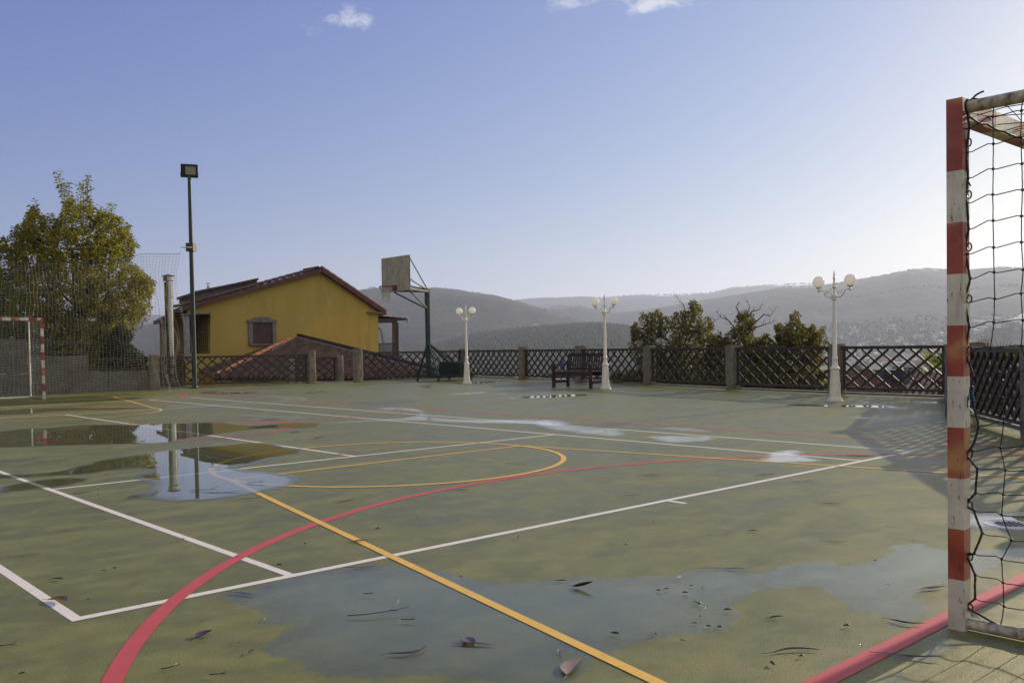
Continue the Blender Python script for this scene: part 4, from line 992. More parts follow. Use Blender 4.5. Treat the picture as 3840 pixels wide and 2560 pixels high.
    m = MB(); q = [P(420, 716), P(420, 683), P(449, 676), P(478, 665), P(545, 651), P(590, 641), P(592, 670)]; m.prism(q, ny*.25); m.build('dormer_wall', mat('grey_render', (.24, .215, .20), .85, 0, .2, 3), t)
    m = MB(); q = [P(412, 688), P(448, 678), P(449, 674), P(545, 654), P(590, 644), P(590, 639), P(545, 649), P(455, 667), P(447, 671), P(412, 682)]; m.prism([x-ny*.2 for x in q], ny*.6); m.build('dormer_roof', mat('dark_roof_edge', (.085, .055, .045), .8, 0, .3, 6, .4), t)
    # porch on the right
    bk3 = 2.0; P = lambda x, y, k=bk3: Vector(PL(x, y, p0+n*k, n))-off
    m = MB(); m.prism([P(866, 735.5), P(933, 735.5), P(935, 731), P(866, 731)], ny*3); m.prism([P(868, 742), P(912, 740.5), P(912, 735.6), P(868, 735.6)], ny*.2)
    m.build('porch_beam', mat('dark_porch_timber', (.035, .022, .018), .5), t)
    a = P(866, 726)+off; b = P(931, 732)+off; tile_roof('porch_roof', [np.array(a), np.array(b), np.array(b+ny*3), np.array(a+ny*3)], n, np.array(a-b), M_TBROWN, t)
    m = MB(); a = P(931, 731); m.tube([a, a+Vector((.12, 0, -.02)), a+Vector((.16, 0, -.12)), a+Vector((.1, 0, -.2)), a+Vector((.2, 0, -.26))], .035, 8); m.build('gutter_end', M_BLACK, t, 50)
    m = MB(); q = [P(907, 740.5), P(915.5, 740.5), P(916, 830), P(908, 830)]; m.prism(q, ny*.3); m.build('porch_post', mat('dark_porch_timber', (1, 1, 1)), t)
    m = MB(); a, b = P(869, 789.5), P(908, 788.5); m.bar(a, b, .05, .05); a2, b2 = P(869, 830), P(908, 830)
    for i in range(17): m.tube([a.lerp(b, i/16), a2.lerp(b2, i/16)], .018, 5)
    m.build('porch_railing', M_BLACK, t)
    m = MB(); q = [P(860, 753), P(870, 754), P(874, 763), P(877, 782), P(882, 789), P(882, 830), P(860, 830)]; m.prism([x+ny*.5 for x in q], ny*.3); m.build('arched_screen', mat('dark_screen', (.03, .022, .02), .5), t)
    m = MB(); m.tube([P(869, 753), P(873, 756), P(876, 764), P(879, 783), P(884, 789)], .05, 8); m.build('screen_trim', mat('grey_stone_frame', (1, 1, 1)), t, 60)
    return p0, u, n, W
HP0, HU, HN, HW = yellow_house()
def flue(px, ytop, ybot, dep, dia, label, cap=True, flat=False):
    top = PD(px, ytop, dep); bot = PD(px, ybot, dep); r = dia/2
    t = empty('steel_flue', (float(top[0]), float(top[1]), float(bot[2])), 0, label, 'chimney', 'round steel flues of the yellow house'); h = float(top[2]-bot[2])
    m = MB(); s = [(r, 0)]
    zz = h-.30 if not flat else h-.14
    k = 1.0
    while k < zz-.2: s += [(r, k-.02), (r*1.07, k-.015), (r*1.07, k+.015), (r, k+.02)]; k += 1.05
    s += [(r, zz), (r*.9, zz)]; m.lathe(s, n=24); m.build('pipe', M_STEEL, t, 30)
    if cap:
        m = MB()
        if flat: m.lathe([(r*1.9, h-.02), (r*1.9, h-.005), (.01, h+.01)], n=20); [m.tube([(r*.8*math.cos(a), r*.8*math.sin(a), zz-.02), (r*.8*math.cos(a), r*.8*math.sin(a), h-.01)], .012, 5) for a in (0, 2.1, 4.2)]
        else:
            m.lathe([(r*1.12, zz+.04), (r*1.22, zz+.05), (r*1.22, zz+.19), (r*1.12, zz+.20)], n=24); m.lathe([(r*1.55, h-.08), (r*1.57, h-.07), (r*.8, h-.03), (.01, h)], n=24)
            m.tube([(0, 0, zz-.05), (0, 0, zz+.25)], r*.6, 16)
        m.build('cowl', M_STEEL, t, 30)
flue(386, 629, 880, 33.0, .30, 'tall wide steel flue rising beside the yellow house, seen through the net')
flue(413, 668, 712, 42.2, .125, 'short glinting steel flue at the left roof corner', False)
flue(478, 650, 680, 43.4, .125, 'thin steel flue with flat cap standing on the left roof slope', True, True)

# low hip-roofed outbuilding in front of the house
def outbuilding():
    L = G(494, 866.5, .03); R = G(1046, 866, .03); pk = HW(683, 774)-HN*.02; WL = HW(455, 853)-HN*.02; WR = HW(1030, 836)
    t = empty('tiled_outbuilding', (float((L[0]+R[0])/2), float((L[1]+R[1])/2), -4.0), 0, 'low outbuilding with brown hipped tile roof and orange ridge, before the yellow house', 'outbuilding')
    off = Vector(t.location); e = (R-L)/np.linalg.norm(R-L); inw = np.array([-e[1], e[0], 0])
    up1 = pk-(L+e*np.dot(pk-L, e))
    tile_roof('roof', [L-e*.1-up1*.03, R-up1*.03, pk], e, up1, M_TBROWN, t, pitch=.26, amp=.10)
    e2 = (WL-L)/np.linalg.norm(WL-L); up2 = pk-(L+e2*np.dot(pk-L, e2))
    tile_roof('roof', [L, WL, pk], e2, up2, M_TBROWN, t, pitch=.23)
    zz = Vector((0, 0, .06))
    ridge('ridge_tiles', Vector(L)+zz, Vector(pk)+zz, .15, M_ORANGE, t, mortar=M_MORTAR)
    ridge('ridge_tiles', Vector(R)+zz, Vector(pk)+zz, .14, M_TBROWN, t, mortar=mat('grey_mortar', (.3, .28, .29), .8), flip=True)
    m = MB(); l2, r2 = Vector(L)-off, Vector(R)-off; I = Vector(inw)
    m.bar(l2-I*.02+Vector((0, 0, -.10)), r2-I*.02+Vector((0, 0, -.10)), .12, .12); m.build('gutter', mat('dark_red_gutter', (.05, .018, .014), .4), t)
    m = MB(); m.prism([l2+I*.35+Vector((0, 0, -.17)), r2+I*.35+Vector((0, 0, -.17)), r2+I*.35+Vector((0, 0, -4)), l2+I*.35+Vector((0, 0, -4))], I*.25)
    m.prism([l2+I*.05+Vector((0, 0, -.18)), r2+I*.05+Vector((0, 0, -.18)), r2+I*.05+Vector((0, 0, -.35)), l2+I*.05+Vector((0, 0, -.35))], I*.25)
    a, b = l2+I*.35, r2+I*.35
    m.build('wall', M_OCH, t)
    m = MB(); q = [a.lerp(b, .36), a.lerp(b, .80)]
    m.prism([q[0]+Vector((0, 0, -.75)), q[1]+Vector((0, 0, -.75)), q[1]+Vector((0, 0, -4)), q[0]+Vector((0, 0, -4))], -I*.06); m.build('stone_facing', mat('pink_stone_facing', (.34, .24, .19), .8, 0, .3, 6, .5), t)
outbuilding()

# ------------------------------------------------------------------ trees
M_BARK = mat('tree_bark', (.060, .045, .032), .9, 0, .3, 12, .7, .01)
M_LF1 = leafmat('olive_autumn_leaves', (.15, .16, .02), (.31, .27, .028), (.62, .40, .04), .36, .6)
M_LF2 = leafmat('bronze_oak_leaves', (.085, .080, .020), (.15, .115, .024), (.36, .19, .04), .38, .5)
M_LF3 = leafmat('dark_evergreen_leaves', (.012, .022, .010), (.022, .034, .014), (.04, .05, .018), .45, .15)
M_LF4 = leafmat('fan_palm_leaves', (.05, .075, .012), (.09, .13, .018), (.20, .22, .03), .4, .45)
def inpoly(pts, poly):
    ins = np.zeros(len(pts), bool); P = np.array(poly, float)
    for a, b in zip(P, np.roll(P, -1, 0)):
        cr = (a[1] > pts[:, 1]) != (b[1] > pts[:, 1]); den = b[1]-a[1] if abs(b[1]-a[1]) > 1e-9 else 1e-9
        ins ^= cr & (pts[:, 0] < a[0]+(pts[:, 1]-a[1])*(b[0]-a[0])/den)
    return ins
def leaves(pos, dirs, lens, wid, tone, droop, rng):
    n = len(pos); d = dirs/np.linalg.norm(dirs, axis=1, keepdims=True)
    rv = rng.normal(size=(n, 3)); side = np.cross(d, rv); side /= np.linalg.norm(side, axis=1, keepdims=True)+1e-9
    up = np.cross(side, d); L = lens[:, None]; Wd = wid[:, None]
    g = np.array([0, 0, -1.])*droop
    p0 = pos; p1 = pos+d*L*.35+g*L*.08; p2 = pos+d*L*.72+g*L*.28; p3 = pos+d*L*.95+g*L*.6
    fold = up*Wd*.22
    V = np.stack([p0, p1+side*Wd*.5+fold, p1, p1-side*Wd*.5+fold, p2+side*Wd*.42+fold, p2, p2-side*Wd*.42+fold, p3], 1).reshape(-1, 3)
    b = (np.arange(n)*8)[:, None]
    F = np.concatenate([b+np.array([[0, 2, 1, 1]]), b+np.array([[0, 3, 2, 2]]), b+np.array([[1, 2, 5, 4]]), b+np.array([[2, 3, 6, 5]]), b+np.array([[4, 5, 7, 7]]), b+np.array([[5, 6, 7, 7]])], 0)
    tri = F[:2*n] ; Fq = F[2*n:4*n]; tri2 = F[4*n:]
    T = np.concatenate([tri[:, :3], tri2[:, :3], Fq[:, [0, 1, 2]], Fq[:, [0, 2, 3]]], 0)
    return V, T, np.repeat(tone, 8)
def tree(name, label, cat_, poly, dep, thick, base_px, base_z, nshoot, slen, nleaf, llen, lwid, m, seed, trunk_r, group=None, bare=0., sprigs=(), wide=1.0, limbs=14, updir=1.0):
    rng = np.random.default_rng(seed); P = np.array(poly, float); P[:, 0] = (P[:, 0]-P[:, 0].mean())*wide+P[:, 0].mean(); poly = P; mn, mx = P.min(0), P.max(0)
    b = PD(base_px[0], base_px[1], dep); b[2] = base_z
    t = empty(name, tuple(map(float, b)), 0, label, cat_, group); off = np.array([b[0], b[1], b[2]])
    tips = []
    while len(tips) < nshoot:
        q = rng.uniform(mn, mx, (400, 2)); q = q[inpoly(q, poly)]
        tips += list(q)
    tips = np.array(tips[:nshoot]); cx = P[:, 0].mean(); cyc = P[:, 1].mean(); hw = (mx-mn)/2; cc = (mx+mn)/2
    rr = np.clip(((tips-cc)/hw)**2, 0, 1).sum(1); dz = rng.uniform(-1, 1, nshoot)*thick*np.sqrt(np.clip(1.05-rr*.9, .06, 1))
    T = np.array([PD(x, y, dep+d) for (x, y), d in zip(tips, dz)])
    cen = PD(base_px[0], mx[1]*.55+mn[1]*.45, dep); low = PD(base_px[0], mx[1], dep)
    outw = T-low; outw /= np.linalg.norm(outw, axis=1, keepdims=True)
    up = np.array([0, 0, updir]); dirs = outw*.8+up*.55+rng.normal(size=T.shape)*.45; dirs /= np.linalg.norm(dirs, axis=1, keepdims=True)
    lens = slen*rng.uniform(.5, 1.25, nshoot); S0 = T-dirs*lens[:, None]
    if len(sprigs):
        sp_ = [(x+rng.normal()*3, y+rng.uniform(-3, 14), x+(165-x)*.12, y+48+rng.uniform(0, 20)) for x, y in sprigs for _ in range(2)]
        A_ = np.array([PD(a, b_, dep+rng.normal()*.4) for a, b_, _, _ in sp_]); B_ = np.array([PD(c_, d_, dep+rng.normal()*.4) for _, _, c_, d_ in sp_])
        T = np.concatenate([T, A_]); S0 = np.concatenate([S0, B_]); dd_ = A_-B_; ln_ = np.linalg.norm(dd_, axis=1); dirs = np.concatenate([dirs, dd_/ln_[:, None]]); lens = np.concatenate([lens, ln_]); rr = np.concatenate([rr, np.ones(len(sp_))]); nshoot += len(sp_)
    # limbs
    mb = MB(); tb = Vector((0, 0, 0)); loc = lambda p: Vector(np.array(p)-off)
    fork = loc(low)*.9; fork.x *= .9; topc = loc(PD(base_px[0], mn[1]*.7+mx[1]*.3, dep))
    tp = [tb, fork*.55+Vector((.05, .02, 0)), fork, fork.lerp(topc, .5)+Vector((.1, .05, 0)), topc]
    mb.tube(tp, [trunk_r, trunk_r*.82, trunk_r*.65, trunk_r*.35, trunk_r*.1], 10)
    sel = rng.choice(nshoot, limbs, replace=False); L_ = []
    for i in sel:
        a = fork.lerp(topc, rng.uniform(0, .6)); e = loc(S0[i]); mid = a.lerp(e, .5)+Vector(rng.normal(size=3)*.15)+Vector((0, 0, -.1))
        pts = [a, a.lerp(mid, .55), mid, mid.lerp(e, .55), e]; mb.tube(pts, [trunk_r*.30, trunk_r*.22, trunk_r*.17, trunk_r*.10, trunk_r*.05], 6); L_ += pts[1:]
    LA = np.array([list(p) for p in L_])
    for i in range(nshoot):
        s = loc(S0[i]); e = loc(T[i]); k = int(np.argmin(((LA-np.array(s))**2).sum(1))); a = Vector(LA[k])
        md = a.lerp(s, .5)+Vector((0, 0, .03)); bend = s.lerp(e, .5)+Vector(rng.normal(size=3)*.03)
        if (a-s).length < .8: mb.tube([a, md, s, bend, e], [trunk_r*.07, trunk_r*.055, trunk_r*.045, .005, .002], 4, False)
        else: mb.tube([s, bend, e], [.006, .005, .002], 4, False)
    tr = mb.build('trunk', M_BARK, t, 60)
    pos = []; dr = []; tn = []
    for i in range(nshoot):
        if rng.random() < bare: continue
        kk = int(nleaf*rng.uniform(.7, 1.2)); f = rng.uniform(.0, 1.0, kk)**.8; base = S0[i]+dirs[i]*lens[i]*f[:, None]
        rad = rng.normal(size=(kk, 3)); rad -= dirs[i]*(rad@dirs[i])[:, None]; rad /= np.linalg.norm(rad, axis=1, keepdims=True)+1e-9
        pos.append(base+rad*.015); dr.append(rad*.9+dirs[i]*.45); 
        inner = 1-min(1, rr[i]); tn.append(np.clip(rng.normal(.33+.22*rng.random()*inner, .2, kk), 0, 1))
    pos = np.concatenate(pos)-off; dr = np.concatenate(dr); tn = np.concatenate(tn); n = len(pos)
    V, F, A = leaves(pos, dr, llen*rng.uniform(.65, 1.25, n), lwid*rng.uniform(.7, 1.2, n), tn, .8, rng)
    npmesh('crown', V, F, m, t, False, {'tone': A}); return t
big = [(-40, 560), (0, 533), (18, 545), (25, 548), (32, 520), (62, 500), (60, 482), (68, 462), (82, 478), (95, 490), (108, 493), (115, 500), (128, 496), (140, 482), (150, 462), (165, 450), (176, 475), (190, 455), (205, 450), (214, 468), (222, 482), (240, 480), (255, 478), (272, 488), (288, 512), (300, 520), (308, 548), (300, 570), (290, 590), (305, 600), (318, 615), (330, 618), (352, 640), (356, 655), (345, 672), (325, 690), (343, 702), (345, 715), (322, 728), (300, 745), (290, 765), (285, 790), (270, 810), (245, 835), (205, 850), (150, 845), (60, 840), (-30, 850), (-60, 800), (-70, 700), (-60, 620)]
tree('leafy_tree', 'big olive and yellow leafy tree with upright shoots behind the ball net', 'tree', big, 31.5, 2.6, (165, 860), -1.5, 2150, .50, 27, .15, .050, M_LF1, 3, .17, limbs=26, sprigs=[(138, 388), (143, 410), (150, 425), (160, 420), (186, 415), (196, 402), (206, 398), (209, 425), (226, 468), (75, 456), (64, 482), (30, 522), (8, 535), (100, 480), (128, 488), (252, 460), (264, 470), (292, 508), (308, 545), (325, 618), (352, 642), (345, 702), (40, 515), (118, 486)])
sh = [(232, 800), (250, 775), (262, 752), (285, 745), (298, 752), (300, 775), (310, 800), (328, 815), (340, 832), (345, 850), (330, 872), (240, 872), (225, 840)]
tree('dark_conifer', 'dark bushy evergreen right of the big tree, behind the low wall', 'shrub', sh, 30.0, .8, (285, 880), -1.5, 420, .3, 45, .10, .035, M_LF3, 8, .07, limbs=10)
brg = 'bronze-leaved trees beyond the lattice fence'
ta = [(1456, 770), (1452, 750), (1470, 735), (1475, 712), (1500, 712), (1513, 706), (1530, 722), (1550, 712), (1566, 708), (1572, 722), (1578, 700), (1588, 687), (1600, 690), (1608, 705), (1603, 722), (1622, 728), (1632, 742), (1638, 765), (1625, 790), (1640, 815), (1650, 850), (1645, 885), (1460, 890), (1445, 860), (1468, 835), (1450, 800)]
tree('oak_tree', 'bronze-leaved tree standing left of the bare-topped one, right of the bench', 'tree', ta, 31, 1.6, (1560, 890), -4.5, 700, .34, 25, .09, .052, M_LF2, 21, .13, brg, wide=1.06, limbs=20)
tb_ = [(1632, 800), (1640, 772), (1655, 758), (1672, 768), (1688, 748), (1694, 728), (1704, 715), (1716, 712), (1728, 722), (1730, 742), (1724, 760), (1738, 772), (1750, 762), (1762, 770), (1772, 785), (1778, 800), (1780, 860), (1770, 895), (1630, 890), (1625, 830)]
tree('oak_tree', 'tree with bare twisted upper branches in the middle of the three', 'tree', tb_, 30, 1.3, (1710, 890), -4.5, 680, .34, 24, .09, .052, M_LF2, 22, .14, brg, wide=1.16, limbs=18)
tc = [(1745, 815), (1760, 798), (1780, 790), (1790, 760), (1788, 745), (1800, 735), (1815, 740), (1818, 718), (1828, 712), (1838, 716), (1835, 732), (1850, 745), (1862, 740), (1868, 752), (1885, 748), (1890, 760), (1882, 775), (1895, 780), (1885, 800), (1880, 830), (1890, 860), (1880, 900), (1770, 895), (1765, 850)]
tree('oak_tree', 'bronze-leaved tree on the right of the group, beside the nearest lamp', 'tree', tc, 29, 1.3, (1830, 900), -4.5, 640, .34, 25, .09, .052, M_LF2, 23, .12, brg, wide=1.14, limbs=18)
# bare twisted branches of the middle tree and the left one
def bare_branches(par, paths, dep, r0):
    mb = MB(); off = Vector(par.location); rr = random.Random(5)
    for pts in paths:
        P = [Vector(PD(x, y, dep))-off for x, y in pts]; n = len(P); mb.tube(P, [r0*(1-.85*i/(n-1)) for i in range(n)], 6)
        for i in range(1, n):
            for s in range(3):
                a = P[i-1].lerp(P[i], rr.random()); d = (P[i]-P[i-1]).normalized(); L = .22*(1-.4*i/n)
                e = a+Vector((rr.uniform(-1, 1), rr.uniform(-1, 1), rr.uniform(-.2, 1.1)))*L; mb.tube([a, a.lerp(e, .5)+Vector((0, 0, .02)), e], [r0*.25, r0*.16, r0*.06], 4)
                f = e+Vector((rr.uniform(-1, 1), rr.uniform(-1, 1), rr.uniform(-.2, 1.)))*L*.6; mb.tube([e, f], [r0*.12, r0*.04], 4)
    mb.build('bare_branch', M_BARK, par, 60)
oaks = [o for o in bpy.data.objects if o.name.startswith('oak_tree')]
mid = oaks[1]
bare_branches(mid, [[(1712, 800), (1711, 760), (1714, 730), (1722, 705), (1716, 690)], [(1712, 780), (1690, 755), (1672, 735), (1655, 728), (1645, 715)], [(1713, 760), (1735, 740), (1755, 722), (1768, 726), (1780, 712)], [(1714, 745), (1700, 722), (1690, 705), (1700, 695)], [(1712, 770), (1735, 752), (1758, 745), (1785, 735)], [(1714, 732), (1728, 715), (1745, 710), (1750, 698)]], 30, .030)
bare_branches(oaks[0], [[(1572, 740), (1574, 715), (1570, 700), (1560, 690), (1553, 680)], [(1600, 760), (1618, 745), (1640, 738), (1655, 728)]], 31, .022)
# low plants filling the slope behind the lattice
hedge = [(1640, 840), (1760, 835), (1900, 840), (1905, 905), (1400, 895), (1390, 870), (1420, 850), (1500, 845)]
tree('hedge_shrub', 'low bronze scrub under the three trees behind the lattice', 'shrub', hedge, 27.5, 1.2, (1650, 905), -4.5, 620, .3, 36, .085, .05, M_LF2, 31, .05, limbs=24)
# fan palm behind the side fence
def palm(px, py, dep, nf, label, seed, R_=.62, zb=-3.0):
    rng = np.random.default_rng(seed); c = PD(px, py, dep); t = empty('fan_palm', (float(c[0]), float(c[1]), zb), 0, label, 'palm', 'fan palms beyond the side fence'); h = float(c[2])-zb
    m = MB(); m.tube([(0, 0, 0), (.03, .02, h*.5), (0, 0, h-.05)], [.12, .10, .08], 10); m.build('trunk', M_BARK, t, 60)
    V = []; F = []; A = []
    for k in range(nf):
        az = 2*PI*k/nf+rng.uniform(-.2, .2); el = rng.uniform(.1, 1.1); d = np.array([math.cos(az)*math.cos(el), math.sin(az)*math.cos(el), math.sin(el)])
        hub = np.array([0, 0, h])+d*rng.uniform(.25, .45); side = np.cross(d, [0, 0, 1]); side /= np.linalg.norm(side); nrm = np.cross(side, d)
        for j in range(17):
            a = (j-8)/8*1.5; bd = d*math.cos(a)+side*math.sin(a); L = R_*rng.uniform(.8, 1.05)*(1-.15*abs(a)); tip = hub+bd*L-np.array([0, 0, .06*L]); w = np.cross(bd, nrm)*.016
            i = len(V); md = hub+bd*L*.5; V += [hub, md+w, tip, md-w, md+nrm*.008]; F += [(i, i+1, i+4), (i+1, i+2, i+4), (i+2, i+3, i+4), (i+3, i, i+4)]; A += [rng.random()*.9]*5
    npmesh('fronds', V, F, M_LF4, t, False, {'tone': A})
palm(2292, 852, 17.0, 12, 'spiky fan palm rising above the rail behind the goal net', 1, .46)
palm(2226, 858, 16.5, 9, 'fan palm partly hidden by the near goalpost', 2, .40)
palm(2163, 868, 19.0, 7, 'small fan palm seen through the lattice left of the near goalpost', 4, .5)

# ------------------------------------------------------------------ neighbouring tiled house behind the right fence
def neighbour():
    c = G(2060, 905, -3.6); t = empty('neighbour_house', (float(c[0]), float(c[1]), -9), 0, 'neighbouring house seen through the lattice, pale walls and weathered clay tile roofs', 'house')
    off = Vector(t.location); rt = np.array([RGT[0], RGT[1], 0]); rt /= np.linalg.norm(rt); fw = np.array([FWD[0], FWD[1], 0]); fw /= np.linalg.norm(fw); up = np.array([0, 0, 1.])
    # right roof facing the court
    a = PD(2072, 925, 34.0); b = PD(2200, 925, 33.1); c2 = PD(2196, 850, 41.6); d = PD(2076, 851, 42.5)
    z0 = min(a[2], b[2]); a[2] = b[2] = z0; zt = (c2[2]+d[2])/2; c2[2] = d[2] = zt
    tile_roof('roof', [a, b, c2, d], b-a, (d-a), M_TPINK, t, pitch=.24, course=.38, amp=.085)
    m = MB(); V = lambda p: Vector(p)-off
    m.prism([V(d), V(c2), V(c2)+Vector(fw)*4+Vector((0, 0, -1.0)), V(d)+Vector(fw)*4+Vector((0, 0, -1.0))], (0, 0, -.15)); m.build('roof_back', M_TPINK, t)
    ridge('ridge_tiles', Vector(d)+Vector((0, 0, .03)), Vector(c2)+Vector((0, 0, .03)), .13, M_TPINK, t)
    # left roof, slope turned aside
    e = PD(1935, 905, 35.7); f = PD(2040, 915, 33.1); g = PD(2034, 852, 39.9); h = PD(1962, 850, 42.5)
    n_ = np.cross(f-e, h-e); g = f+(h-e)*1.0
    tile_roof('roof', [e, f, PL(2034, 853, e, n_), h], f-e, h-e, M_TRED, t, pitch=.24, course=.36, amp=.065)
    m = MB(); q = [PD(2030, 876, 38.2), PD(2084, 876, 38.2)]; m.prism([V(q[0]), V(q[1]), V(q[1])+Vector((0, 0, -4)), V(q[0])+Vector((0, 0, -4))], Vector(fw)*1.0); m.build('chimney_wall', mat('shaded_plaster', (.26, .235, .20), .85, 0, .15, 3), t)
    m = MB(); q0, q1 = V(PD(2027, 849, 37.9)), V(PD(2087, 848, 37.9)); hgt = (PD(2027, 849, 37.9)-PD(2027, 877, 37.9))[2]
    for k in range(6): m.box((q0+q1)/2+Vector((0, 0, -hgt*(k+.5)/6))+Vector(fw)*.3, ((q1-q0).length, .9, hgt/6*.72), rz=math.atan2(rt[1], rt[0]))
    m.build('louvred_chimney_cap', mat('dark_blue_louvre', (.03, .036, .05), .4), t)
    m = MB(); m.box(V(PD(2100, 940, 40.8))+Vector((0, 0, -3.2)), (9, 7, 5), rz=math.atan2(rt[1], rt[0])); m.build('wall', mat('pale_plaster', (.42, .38, .32), .85, 0, .15, 3), t)
neighbour()

# ------------------------------------------------------------------ terrain and hills
def interp(px, tab): 
    xs = [a for a, b in tab]; ys = [b for a, b in tab]; return np.interp(px, xs, ys)
# ridge lines surveyed as (x, y) on the photograph, each with its real distance
RIDGES = [
 (1500, 3400, [(-900, 790), (0, 770), (300, 752), (345, 748), (372, 738), (480, 715), (600, 695), (700, 680), (800, 668), (850, 661), (905, 665), (960, 662), (1005, 662), (1060, 668), (1120, 677), (1180, 690), (1240, 708), (1300, 728), (1360, 745), (1430, 765), (1550, 790), (3500, 800)]),
 (2300, 4300, [(-900, 830), (1150, 740), (1230, 712), (1290, 704), (1340, 706), (1400, 720), (1430, 722), (1480, 715), (1560, 702), (1620, 692), (1680, 682), (1740, 672), (1800, 662), (1860, 657), (1950, 655), (2100, 660), (3500, 720)]),
 (4300, 6800, [(-900, 740), (1000, 720), (1140, 700), (1190, 690), (1250, 685), (1330, 684), (1400, 684), (1450, 679), (1500, 678), (1580, 677), (1640, 672), (1680, 662), (1740, 658), (1790, 654), (1850, 652), (1900, 653), (2000, 660), (3500, 700)]),
 (1700, 4600, [(-900, 860), (1380, 800), (1440, 762), (1500, 738), (1560, 722), (1620, 706), (1700, 690), (1780, 676), (1850, 664), (1920, 653), (2000, 640), (2050, 630), (2090, 622), (2130, 619), (2170, 621), (2215, 623), (2260, 620), (2300, 616), (2340, 617), (2400, 622), (2700, 660), (3100, 640), (3500, 700)]),
 (900, 1900, [(-900, 880), (880, 815), (960, 805), (1010, 796), (1060, 782), (1120, 770), (1180, 764), (1250, 757), (1320, 752), (1380, 750), (1440, 756), (1490, 768), (1560, 790), (1650, 815), (3500, 880)]),
]
yawF = math.atan2(FWD[1], FWD[0])
def az2px(az):                        # column on the horizon seen at azimuth az
    a = np.clip(yawF-az, -1.25, 1.25); return 1176+np.tan(a)*(CF/D)
def ridge_h(az, tab, dist):
    px = az2px(az); y = interp(px, tab); r = np.clip(yawF-az, -1.25, 1.25)
    # row of the horizon at px, and elevation above it
    yh = (1280+SY)/D-(CF/D)*math.tan(PITCH)+(px-1176)*math.tan(ROLL)
    el = (yh-y)/(CF/D)*np.cos(r); return CAM[2]+el*dist
def terrain_z(x, y):
    dx = x-CAM[0]; dy = y-CAM[1]; r = np.hypot(dx, dy); az = np.arctan2(dy, dx)
    base = np.interp(r, [0, 30, 60, 150, 400, 900, 2000, 12000], [-4.2, -4.4, -6, -10, -19, -36, -46, -46])
    z = base.copy()
    for r0, rp, tab in RIDGES:
        H = ridge_h(az, tab, rp); t = np.clip((r-r0)/(rp-r0), 0, 1); s = t*t*(3-2*t); s = s*.65+.35*t
        bk = np.clip((r-rp)/(rp*.45), 0, 1); s = s*(1-.75*bk*bk*(3-2*bk))
        s = np.where(r < r0, 0, s); z = np.maximum(z, base+(H-base)*s)
    return z
def fbm(x, y, sc, seed=0, octv=4):
    out = np.zeros_like(x); a = 1.; r = np.random.default_rng(seed)
    for o in range(octv):
        ph = r.uniform(0, 6.28, 6); k = sc*2**o
        out += a*(np.sin(x*k+ph[0]+1.7*np.sin(y*k*.7+ph[1]))*np.cos(y*k*.9+ph[2]+1.3*np.sin(x*k*.6+ph[3]))); a *= .5
    return out
def build_terrain():
    na = 950; az = np.linspace(yawF-1.2, yawF+1.15, na); rr = np.concatenate([[4, 20, 30], np.geomspace(40, 11800, 300)])
    A, R_ = np.meshgrid(az, rr, indexing='ij'); X = CAM[0]+R_*np.cos(A); Y = CAM[1]+R_*np.sin(A); Z = terrain_z(X, Y)
    amp = np.clip((R_-600)/1500, 0, 1)*np.clip((Z+40)/80, 0, 1); Z = Z+amp*(fbm(X, Y, .0035, 3, 3)*9+fbm(X, Y, .03, 5, 3)*3.0)
    Z[:, 0] = -4.2
    V = np.stack([X, Y, Z], -1).reshape(-1, 3); m = len(rr); i, j = np.meshgrid(np.arange(na-1), np.arange(m-1), indexing='ij'); i = i.ravel(); j = j.ravel()
    F = np.stack([i*m+j, i*m+j+1, (i+1)*m+j+1, (i+1)*m+j], 1)
    t = NT('forested_hills'); g = t.geo()
    vo = t.N('TexVoronoi', Scale=.09); t.L(g, vo.inputs['Vector']); n = t.noise(g, .0022, 6, .65); n2 = t.noise(g, .012, 5, .65)
    c = t.ramp(n, [(.32, (.024, .028, .018)), (.5, (.038, .039, .024)), (.7, (.058, .052, .030))])
    c = t.mixc(t.rng(vo.outputs['Distance'], .1, .75, 0, .22), c, (.018, .022, .014)); c = t.mixc(t.rng(n2, .52, .66, 0, .5), c, (.10, .082, .05))
    sx = t.N('SeparateXYZ'); t.L(g, sx.inputs[0]); lowm = t.rng(sx.outputs[2], -6, -20, 0, 1)
    fld = t.ramp(t.noise(g, .010, 3, .5), [(.38, (.07, .075, .03)), (.48, (.13, .17, .05)), (.58, (.10, .14, .045)), (.66, (.17, .13, .08))], 'CONSTANT')
    c = t.mixc(lowm, c, fld); near = t.rng(sx.outputs[2], -8, -5.5, 0, 1)
    c = t.mixc(near, c, t.ramp(t.noise(g, 1.2, 6, .7), [(.35, (.05, .055, .02)), (.6, (.09, .085, .035))])) if False else c
    sh = t.bsdf(c, .95, 0, t.bump(t.math('MULTIPLY', vo.outputs['Distance'], -1), .5, 5.), .05)
    tag(npmesh('terrain', V, F, t.fin(sh), None, True), kind='structure')
    # ground behind the viewer
    mb = MB(); mb.add([(x, y, -4.6) for x, y in [(-11000, -11000), (11000, -11000), (11000, 11000), (-11000, 11000)]], [(0, 1, 2, 3)])
    o = mb.build('ground', mat('far_ground', (.07, .075, .035), .95, 0, .2, .01, 0, world=True)); o.location.z = -43; tag(o, kind='structure')
build_terrain()
def tz(x, y): return float(terrain_z(np.array([x]), np.array([y]))[0])
def polar(px, r):
    a = yawF-math.atan((px-1176)/(CF/D)); return CAM[0]+r*math.cos(a), CAM[1]+r*math.sin(a)

